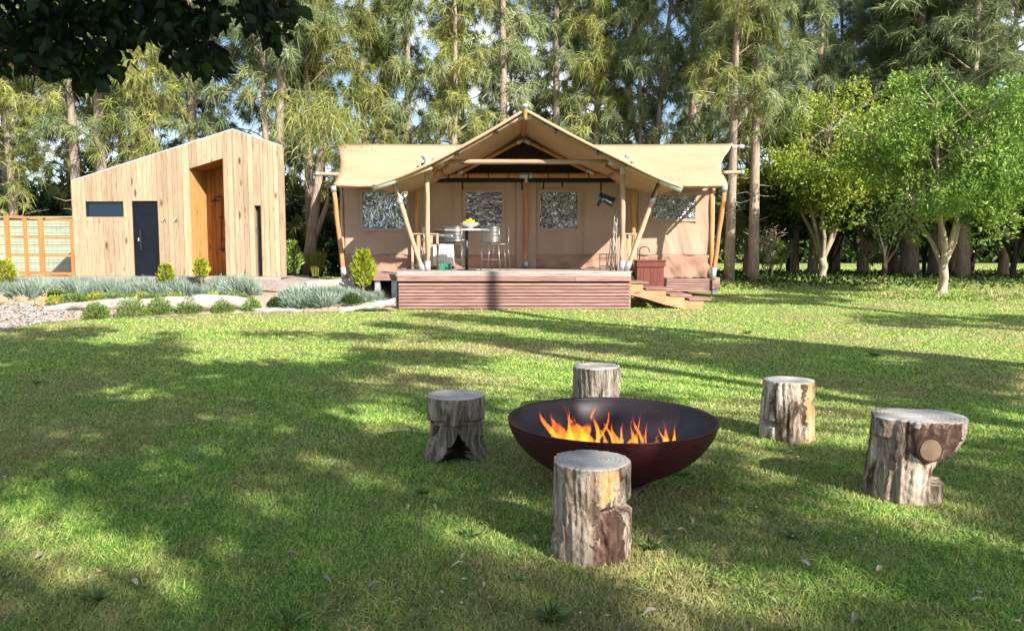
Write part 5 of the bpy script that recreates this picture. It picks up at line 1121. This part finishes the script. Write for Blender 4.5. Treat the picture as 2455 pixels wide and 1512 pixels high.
# grove at the right: bare grey trunks under a high crown
G3 = 'trunks in the shady grove at the right'
gr = [(1905, 33, .8, 'pale thin grove trunk at the left of the shady grove'), (1948, 32, .95, 'grove trunk just left of the yellow green citrus stem'), (2070, 33, .8, 'slim grove trunk midway between the two citrus trees'), (2178, 31.0, 1.7, 'thickest grey grove trunk, left of the pale citrus tree'), (2245, 31.5, 1.5, 'broad grove trunk close behind the pale citrus stem'), (2308, 29, 1.1, 'grove trunk just right of the pale citrus stem'), (2405, 31, .85, 'grove trunk near the right edge of the photo'), (2135, 35, 1.2, 'short looking far grove trunk behind the thick one')]
grove = she_oak(21, 15, .23, 4.6, 2.5, 1.0, mat='she2')
for px, Y, s_, lb in gr:
    o = drop(grove, px, 650, Y, lb, G3, 1.0); o.scale = (s_**.9, s_**.9, 1)
for k, (x_, y_) in enumerate(((24, 20), (27.5, 16.5), (30, 22), (25.5, 25), (33, 18), (22.5, 30))): o = drop(so2[k % 2], 1227, 650, 20, 'unseen she-oak added off the right edge to shade the grove', 'unseen she-oaks added to shade the grove', 1.0); o.location = (x_, y_, .3)  # unseen trees added only to drop shade on the grove
# gnarled low fork left of the tent
g = at(745, 662, 24.4); g.z = gzf(g.x, g.y); t = thing('gnarled_tree', 'gnarled forked bare trunk leaning beside the left corner of the tent', 'tree', g)
m = MB(); q = lambda px, py: at(px, py, 24.4); m.tube([q(742, 680), q(744, 600), q(752, 530), q(760, 460), q(768, 380), q(772, 300)], [.24, .20, .17, .14, .12, .06], 12); m.build('trunk', M['bark'], t, True)
m = MB(); m.tube([q(747, 590), q(766, 540), q(784, 490), q(792, 450)], [.13, .10, .08, .06], 10); m.build('limb', M['bark'], t, True)
n = 2600; c_ = np.array(tuple(q(775, 300)-g)); Pp = c_+rng.normal(size=(n, 3))*np.array([.7, .6, .6]); V, Fc, r_ = blades(Pp, rdir(n), .35, .02, 1.1); np_mesh('crown', V, Fc, M['she'], r_, t)

# citrus trees
def citrus(seed, H, rc, zc0, trunk_h, nl, mat, bark_, nst=6, leaf=.10, name='citrus_tree', lobes=26):
    rn = random.Random(seed); t = thing(name, 'x', 'tree', (0, 0, 0), 'x'); tr = MB(); br = MB()
    tr.tube([Vector((0, 0, -.15)), Vector((0, 0, .05)), Vector((.03, 0, trunk_h*.6)), Vector((0, 0, trunk_h))], [.12*rc/2.4*1.35, .12*rc/2.4, .105*rc/2.4, .095*rc/2.4], 12)
    ends = []; 
    for k in range(nst):
        az = 2*PI*k/nst+rn.uniform(-.4, .4); rr = rc*rn.uniform(.3, .75); zt = zc0+(H-zc0)*rn.uniform(.5, .9); pts = [Vector((0, 0, trunk_h-.08))]
        for j in range(1, 7): s_ = j/6; pts.append(Vector((math.cos(az)*rr*s_**.9+rn.uniform(-.08, .08), math.sin(az)*rr*s_**.9+rn.uniform(-.08, .08), trunk_h+(zt-trunk_h)*s_)))
        tr.tube(pts, [.062*rc/2.4*(1-.12*j) for j in range(7)], 8, False)
        for j in range(2, 7):
            for _ in range(5):
                a2 = rn.random()*6.28; L_ = rc*rn.uniform(.25, .55); e = pts[j]+Vector((math.cos(a2)*L_, math.sin(a2)*L_, L_*rn.uniform(.1, 1.0))); md = pts[j].lerp(e, .5)+Vector((rn.uniform(-.1, .1), rn.uniform(-.1, .1), .05)); br.tube([pts[j], md, e], [.022, .014, .006], 4, False); ends.append(e)
    o = tr.build('trunk', M[bark_]); o.data.polygons.foreach_set('use_smooth', [True]*len(o.data.polygons)); o.parent = t; o = br.build('branches', M[bark_]); o.parent = t
    cz = (zc0+H)/2; hz = (H-zc0)/2; lc = []
    while len(lc) < lobes:
        d = Vector((rn.gauss(0, 1), rn.gauss(0, 1), rn.gauss(0, 1))).normalized()*rn.uniform(.45, .88)
        lc.append((d.x*rc, d.y*rc, cz+d.z*hz, rn.uniform(.15, .30)*rc))
    lc = np.array(lc); i = rng.integers(0, len(lc), nl); d = rdir(nl); q = rng.random(nl)**.33
    Pp = lc[i, :3]+d*(q*lc[i, 3])[:, None]*np.array([1, 1, .8]); 
    # sprigs: groups of leaves share a tip
    m_ = 5; Pp = np.repeat(Pp[:nl//m_], m_, 0)+rng.normal(size=(nl//m_*m_, 3))*.05; dd = np.repeat(d[:nl//m_], m_, 0)
    V, Fc, rr = leaves(Pp, dd*.6+rdir(len(Pp))*.8+np.array([0, 0, .25]), leaf*(.65+.6*rng.random(len(Pp))), leaf*.45)
    rr = np.clip(.6*np.repeat(np.repeat(rng.random(nl//m_), m_), 4)+.4*rr, 0, 1)
    np_mesh('crown', V, Fc, M[mat], rr, t); return t
a = citrus(31, 6.7, 2.9, 1.5, .95, 36000, 'citrus', 'bark_c', 5, .125, lobes=75); a.location = T1; a.location.z -= .02; a['label'] = 'green citrus tree with pale forking trunk near the right edge of the photo'; a['group'] = 'citrus trees at the lawn edge'
b = citrus(32, 6.7, 3.1, 1.5, .8, 36000, 'citrus_y', 'bark_c', 7, .135, lobes=75); b.location = T2; b.scale = (1.13,)*3; b['label'] = 'yellow green rounded citrus tree right of the tent'; b['group'] = 'citrus trees at the lawn edge'
dc = citrus(33, 4.6, 2.3, 1.5, .7, 11000, 'citrus_d', 'bark_d', 6, .15, lobes=24)
k = 0
for px, Y in ((1850, 30), (1990, 34), (2120, 29), (2215, 33), (2330, 30.5), (2430, 27.5), (2500, 33), (2560, 27), (1890, 37), (2060, 38), (2290, 38), (2400, 37)):
    drop(dc, px, 650, Y, 'small dark citrus tree in the grove, '+('left part behind the yellow green tree' if px < 2000 else ('between the two citrus trees' if px < 2200 else ('behind the pale forked citrus tree' if px < 2380 else 'at the right edge'))), 'dark small citrus trees in the grove', random.uniform(.95, 1.1))
sb = citrus(34, 2.0, .75, .5, .35, 1600, 'citrus', 'bark_c', 5, .10, 'small_shrub', lobes=10)
for px, pyb, Y, lb in ((1838, 655, 27.5, 'small green shrub with bare stems right of the slim she-oak trunk'), (2085, 650, 30, 'small shrub in the grove between the citrus trees'), (1870, 640, 31, 'small shrub farther back in the left of the grove')): drop(sb, px, pyb, Y, lb, 'small shrubs at the grove edge', 1)
# dense dark thicket closing the view at the left and behind the tent
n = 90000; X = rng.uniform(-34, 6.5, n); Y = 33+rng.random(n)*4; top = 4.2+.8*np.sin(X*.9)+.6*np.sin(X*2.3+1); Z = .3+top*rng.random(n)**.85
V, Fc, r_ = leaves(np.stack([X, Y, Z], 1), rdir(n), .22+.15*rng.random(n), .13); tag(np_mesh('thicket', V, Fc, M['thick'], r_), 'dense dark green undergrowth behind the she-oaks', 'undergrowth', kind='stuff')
n = 60000; X = rng.uniform(-70, 90, n); Y = 75+rng.random(n)*10; top = 7+2*np.sin(X*.31)+1.2*np.sin(X*.9+1); Z = .3+top*rng.random(n)**.8
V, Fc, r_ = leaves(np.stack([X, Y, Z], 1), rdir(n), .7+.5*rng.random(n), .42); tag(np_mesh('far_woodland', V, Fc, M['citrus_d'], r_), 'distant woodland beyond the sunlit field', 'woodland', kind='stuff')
# low leafy ground plants in the grove
n = 9000; X = rng.uniform(5, 26, n); Y = 24+14*rng.random(n); V, Fc, r_ = leaves(np.stack([X, Y, gz(X, Y)+.02+.2*rng.random(n)], 1), rdir(n)+np.array([0, 0, .5]), .12+.08*rng.random(n), .07)
tag(np_mesh('grove_ground_cover', V, Fc, M['citrus_d'], r_), 'low leafy ground cover under the grove', 'ground cover', kind='stuff')  # dark leaf colour paints the shade band on the grove floor

# ------------------------------------------------------------------ the tree whose boughs hang into the top left of the photo
ov = thing('overhanging_tree', 'broad leaved tree beside the camera with dark boughs hanging into the top left', 'tree', (-4.9, 1.9, 0))
m = MB(); tb_ = Vector((-4.9, 1.9, -.2)); m.tube([tb_, Vector((-4.85, 1.9, 1.5)), Vector((-4.6, 2.1, 3.2)), Vector((-4.2, 2.4, 5.0)), Vector((-3.6, 2.2, 7))], [.26, .19, .16, .12, .05], 12); m.build('trunk', M['bark_d'], ov, True)
def bough(pts, r, parent=ov):
    m = MB(); m.tube(pts, [r*(1-.8*i/(len(pts)-1)) for i in range(len(pts))], 6, False); m.build('bough', M['bark_d'], parent, True)
bs = Vector((-4.55, 2.15, 3.4))
B1 = [bs, at(-300, -120, 3.4), at(60, -60, 3.7), at(330, -10, 3.9), at(470, 110, 4.0), at(505, 175, 4.0)]; B2 = [bs, at(-250, 20, 3.5), at(0, 100, 3.7), at(170, 185, 3.7)]; B3 = [bs+Vector((.2, 0, .5)), at(0, -200, 3.8), at(420, -120, 4.1), at(640, -20, 4.3), at(690, 60, 4.3)]
for B in (B1, B2, B3): bough(B, .05)
def sprig_points(path, n, spread, t0=.25):
    u = t0+(1-t0)*rng.random(n); seg = u*(len(path)-1); i = np.minimum(len(path)-2, seg.astype(int)); f = (seg-i)[:, None]; A = np.array([tuple(p) for p in path]); return A[i]*(1-f)+A[i+1]*f+rng.normal(size=(n, 3))*spread
# leaf masses, each an ellipse of the picture turned into a depth range
Pl = []
for (px, py, rx, ry, n) in ((60, 20, 130, 75, 900), (200, 60, 120, 70, 900), (330, 30, 110, 60, 700), (120, 130, 90, 50, 380), (205, 175, 45, 40, 150), (20, 120, 60, 45, 230), (440, 95, 55, 62, 400), (500, 140, 36, 42, 200), (470, 30, 85, 40, 380), (620, 25, 62, 38, 330), (655, 75, 40, 38, 110), (265, 150, 50, 34, 120), (180, 215, 14, 22, 14), (-150, 60, 130, 110, 600), (300, -90, 380, 60, 1400), (700, 15, 26, 24, 30)):
    n = int(n*(.40 if py > 0 else 1)); a_ = rng.random(n)*2*PI; q_ = np.sqrt(rng.random(n)); Yd = 3.5+.95*rng.random(n)
    for k in range(n): p = at(px+rx*q_[k]*math.cos(a_[k]), py+ry*q_[k]*math.sin(a_[k]), Yd[k]); Pl.append(tuple(p))
Pl = np.array(Pl)
for C_ in ((-3.2, 2.6, 3.9), (-4.4, 3.3, 4.6), (-2.2, 1.6, 4.6), (-3.6, 1.0, 5.2), (-1.2, 2.6, 4.6), (-2.6, 3.4, 5.0)):
    Pl = np.concatenate([Pl, np.array(C_)+rng.normal(size=(700, 3))*np.array([.8, .6, .45])])
Dl = rdir(len(Pl))*.8+np.array([.2, 0, -.75]); Ll = .050+.04*rng.random(len(Pl))
pxl, pyl = project(Pl[:, 0], Pl[:, 1], Pl[:, 2]); Dl = unit(Dl)
vis = np.where((pxl > 0) & (pxl < 760) & (pyl > 60))[0]; vis = vis[np.argsort(-pyl[vis])][:280]
rest = np.setdiff1d(np.arange(len(Pl)), vis)
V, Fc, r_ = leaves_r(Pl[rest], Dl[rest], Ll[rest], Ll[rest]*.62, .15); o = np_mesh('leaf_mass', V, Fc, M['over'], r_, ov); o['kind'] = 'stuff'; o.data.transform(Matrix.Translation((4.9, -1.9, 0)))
protl = []
for v in range(6): V, Fc, r_ = leaves_r(np.zeros((1, 3)), np.array([[0, 0, 1.]]), 1., .5+.05*v, .15); o_ = np_mesh('leaf', V, Fc, M['over'], [random.random()]*8, None, link=False); protl.append(o_.data); bpy.data.objects.remove(o_)
for i in vis:
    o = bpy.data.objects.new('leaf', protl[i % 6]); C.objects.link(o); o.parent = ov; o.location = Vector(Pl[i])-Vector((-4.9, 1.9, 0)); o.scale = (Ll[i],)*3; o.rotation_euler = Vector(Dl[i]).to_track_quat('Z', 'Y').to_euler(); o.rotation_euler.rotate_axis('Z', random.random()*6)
m = MB()
for B, n_ in ((B1, 34), (B2, 26), (B3, 30)):
    for _ in range(n_):
        p = Vector(sprig_points(B, 1, .02)[0]); d_ = Vector((random.uniform(-.15, .18), random.uniform(-.15, .15), random.uniform(-.14, .06))); m.tube([p, p+d_*.5+Vector((0, 0, .03)), p+d_], [.006, .004, .002], 4, False)
o = m.build('twigs', M['bark_d'], ov)

# ------------------------------------------------------------------ trees round the photographer: their crowns throw the lawn's shadows
def ell(px, py, cx_, cy_, rx, ry): return ((px-cx_)/rx)**2+((py-cy_)/ry)**2 < 1
LIT = [(1150, 1215, 60, 12), (820, 1330, 70, 16), (420, 1130, 60, 9), (1750, 1190, 60, 10), (2000, 1420, 110, 16), (1000, 1440, 70, 14), (700, 1060, 60, 8), (1150, 1110, 40, 8), (150, 1070, 60, 8), (480, 862, 90, 14), (310, 945, 75, 14), (905, 1005, 130, 26), (90, 1290, 210, 100), (300, 1330, 170, 70), (620, 1205, 130, 22), (1165, 1300, 120, 34), (1600, 1378, 105, 40), (60, 1165, 80, 14), (2080, 1250, 230, 22), (2330, 1300, 150, 20), (2200, 1000, 260, 20), (2230, 1045, 230, 14), (1890, 1040, 100, 18), (1820, 960, 130, 14), (1880, 1065, 60, 20), (2360, 1125, 90, 10), (560, 1000, 60, 7), (330, 1010, 80, 8), (1390, 880, 300, 26), (1250, 930, 140, 26), (1600, 925, 130, 14), (850, 905, 60, 9), (1700, 1440, 60, 12), (2420, 1030, 60, 12), (760, 1120, 90, 9), (1500, 1330, 60, 20)]
def line_d(px, py, pts):
    for (x0, y0, w0), (x1, y1, w1) in zip(pts[:-1], pts[1:]):
        if x0 <= px <= x1: f = (px-x0)/(x1-x0); return abs(py-(y0+(y1-y0)*f)) < 1.4*(w0+(w1-w0)*f)
    return False
DARK = [[(1000, 752, 3), (1200, 772, 7), (1500, 800, 12), (1800, 845, 22), (2100, 890, 34), (2460, 945, 48)], [(900, 775, 5), (1250, 820, 9), (1500, 838, 8), (1700, 868, 10), (1950, 905, 16), (2460, 965, 26)], [(0, 815, 18), (230, 812, 20), (330, 835, 6)], [(1150, 895, 3), (1500, 905, 4), (1700, 915, 4)], [(1080, 958, 9), (1700, 962, 8), (2000, 958, 6)], [(2080, 768, 10), (2460, 772, 14)], [(1700, 716, 7), (2020, 716, 10)], [(600, 800, 2), (850, 806, 5), (1100, 816, 4)], [(850, 850, 9), (1100, 862, 10), (1240, 900, 16)]]
def shaded(px, py):
    for e in LIT:
        if ell(px, py, *e): return False
    for d_ in DARK:
        if line_d(px, py, d_): return True
    if py > 985 and px < 1230: return True
    if py > 1060: return True
    if px < 430 and py > 800: return True
    if px < 930 and py > 872: return True
    if px < 1210 and py > 900: return random.random() < .75
    return False
tro = [(-3.2, -5.0, .30, 'tall tree behind the photographer on the left, casting lawn shade'), (2.4, -6.8, .28, 'tall tree behind the photographer on the right, casting lawn shade'), (11.2, -1.8, .26, 'tall tree off the right edge nearest the camera'), (9.9, 6.2, .27, 'tall tree off the right edge level with the fire bowl'), (16.5, 9.5, .26, 'tall tree off the right edge level with the far lawn')]
clumps = [[] for _ in tro]
SUNNY = [(SP[k][0]-.5*f_, SP[k][1]+.6*f_, SP[k][2]+.16) for k in ('front', 'back', 'rback', 'right') for f_ in (0, .35, .7, 1.0)]   # the stools stand in sun
y = 2.0
while y < 23:
    stp = .33 if y < 12 else .40
    x = -.86*y-2
    while x < .80*y+2.5:
        gx, gy = x+random.uniform(-.1, .1), y+random.uniform(-.1, .1)
        if mnoise.noise(Vector((gx*1.1, gy*.8, 2.7))) < .30 and not any((gx-a)**2+(gy-b)**2 < c*c for a, b, c in SUNNY) and all(shaded(*[float(q) for q in project(gx+a_*S.x, gy+a_*S.y, gzf(gx, gy))]) for a_ in ((-.28, .28) if y < 9 else (0,))):
            t_ = random.uniform(13.5, 18); p = Vector((gx, gy, gzf(gx, gy)))+S*t_
            k = min(range(len(tro)), key=lambda i: (tro[i][0]-p.x)**2+(tro[i][1]-p.y)**2); clumps[k].append(p)
        x += stp
    y += stp
for (tx_, ty_, r0, lb), cl in zip(tro, clumps):
    t = thing('shade_tree', lb, 'tree', (tx_, ty_, 0), 'tall trees round the photographer'); base = Vector((tx_, ty_, 0))
    m = MB(); m.tube([Vector((0, 0, -.2)), Vector((.05, 0, 3)), Vector((-.05, .1, 6)), Vector((.1, 0, 9.5)), Vector((.05, 0, 12.5))], [r0*1.3, r0, r0*.85, r0*.6, r0*.2], 12); o = m.build('trunk', M['bark']); o.parent = t
    if not cl: continue
    A = np.array([tuple(p-base) for p in cl]); m = MB()
    # limbs: greedy grouping of clumps
    left = list(range(len(A)))
    while left:
        i = left[0]; d_ = np.linalg.norm(A[left]-A[i], axis=1); grp = [left[j] for j in np.argsort(d_)[:14] if d_[j] < 2.2]; c_ = Vector(A[grp].mean(0)); hz_ = max(3.5, c_.z-.55*math.hypot(c_.x, c_.y)*.6-.8)
        m.tube([Vector((0, 0, hz_)), Vector((c_.x*.5, c_.y*.5, (hz_+c_.z)/2+.15)), c_], [.035, .022, .010], 5, False)
        for g_ in grp[::3]: e = Vector(A[g_]); m.tube([c_, c_.lerp(e, .5)+Vector((0, 0, .08)), e], [.009, .006, .003], 4, False)
        left = [j for j in left if j not in grp]
    o = m.build('branches', M['bark']); o.parent = t
    m_ = 40; n = len(A)*m_; Pp = np.repeat(A, m_, 0)+rng.normal(size=(n, 3))*np.array([.14, .14, .12]); V, Fc, r_ = leaves(Pp, rdir(n), .16+.08*rng.random(n), .12); np_mesh('crown', V, Fc, M['citrus'], r_, t)
for o in list(bpy.data.objects):
    if 'placed' in o: del o['placed']
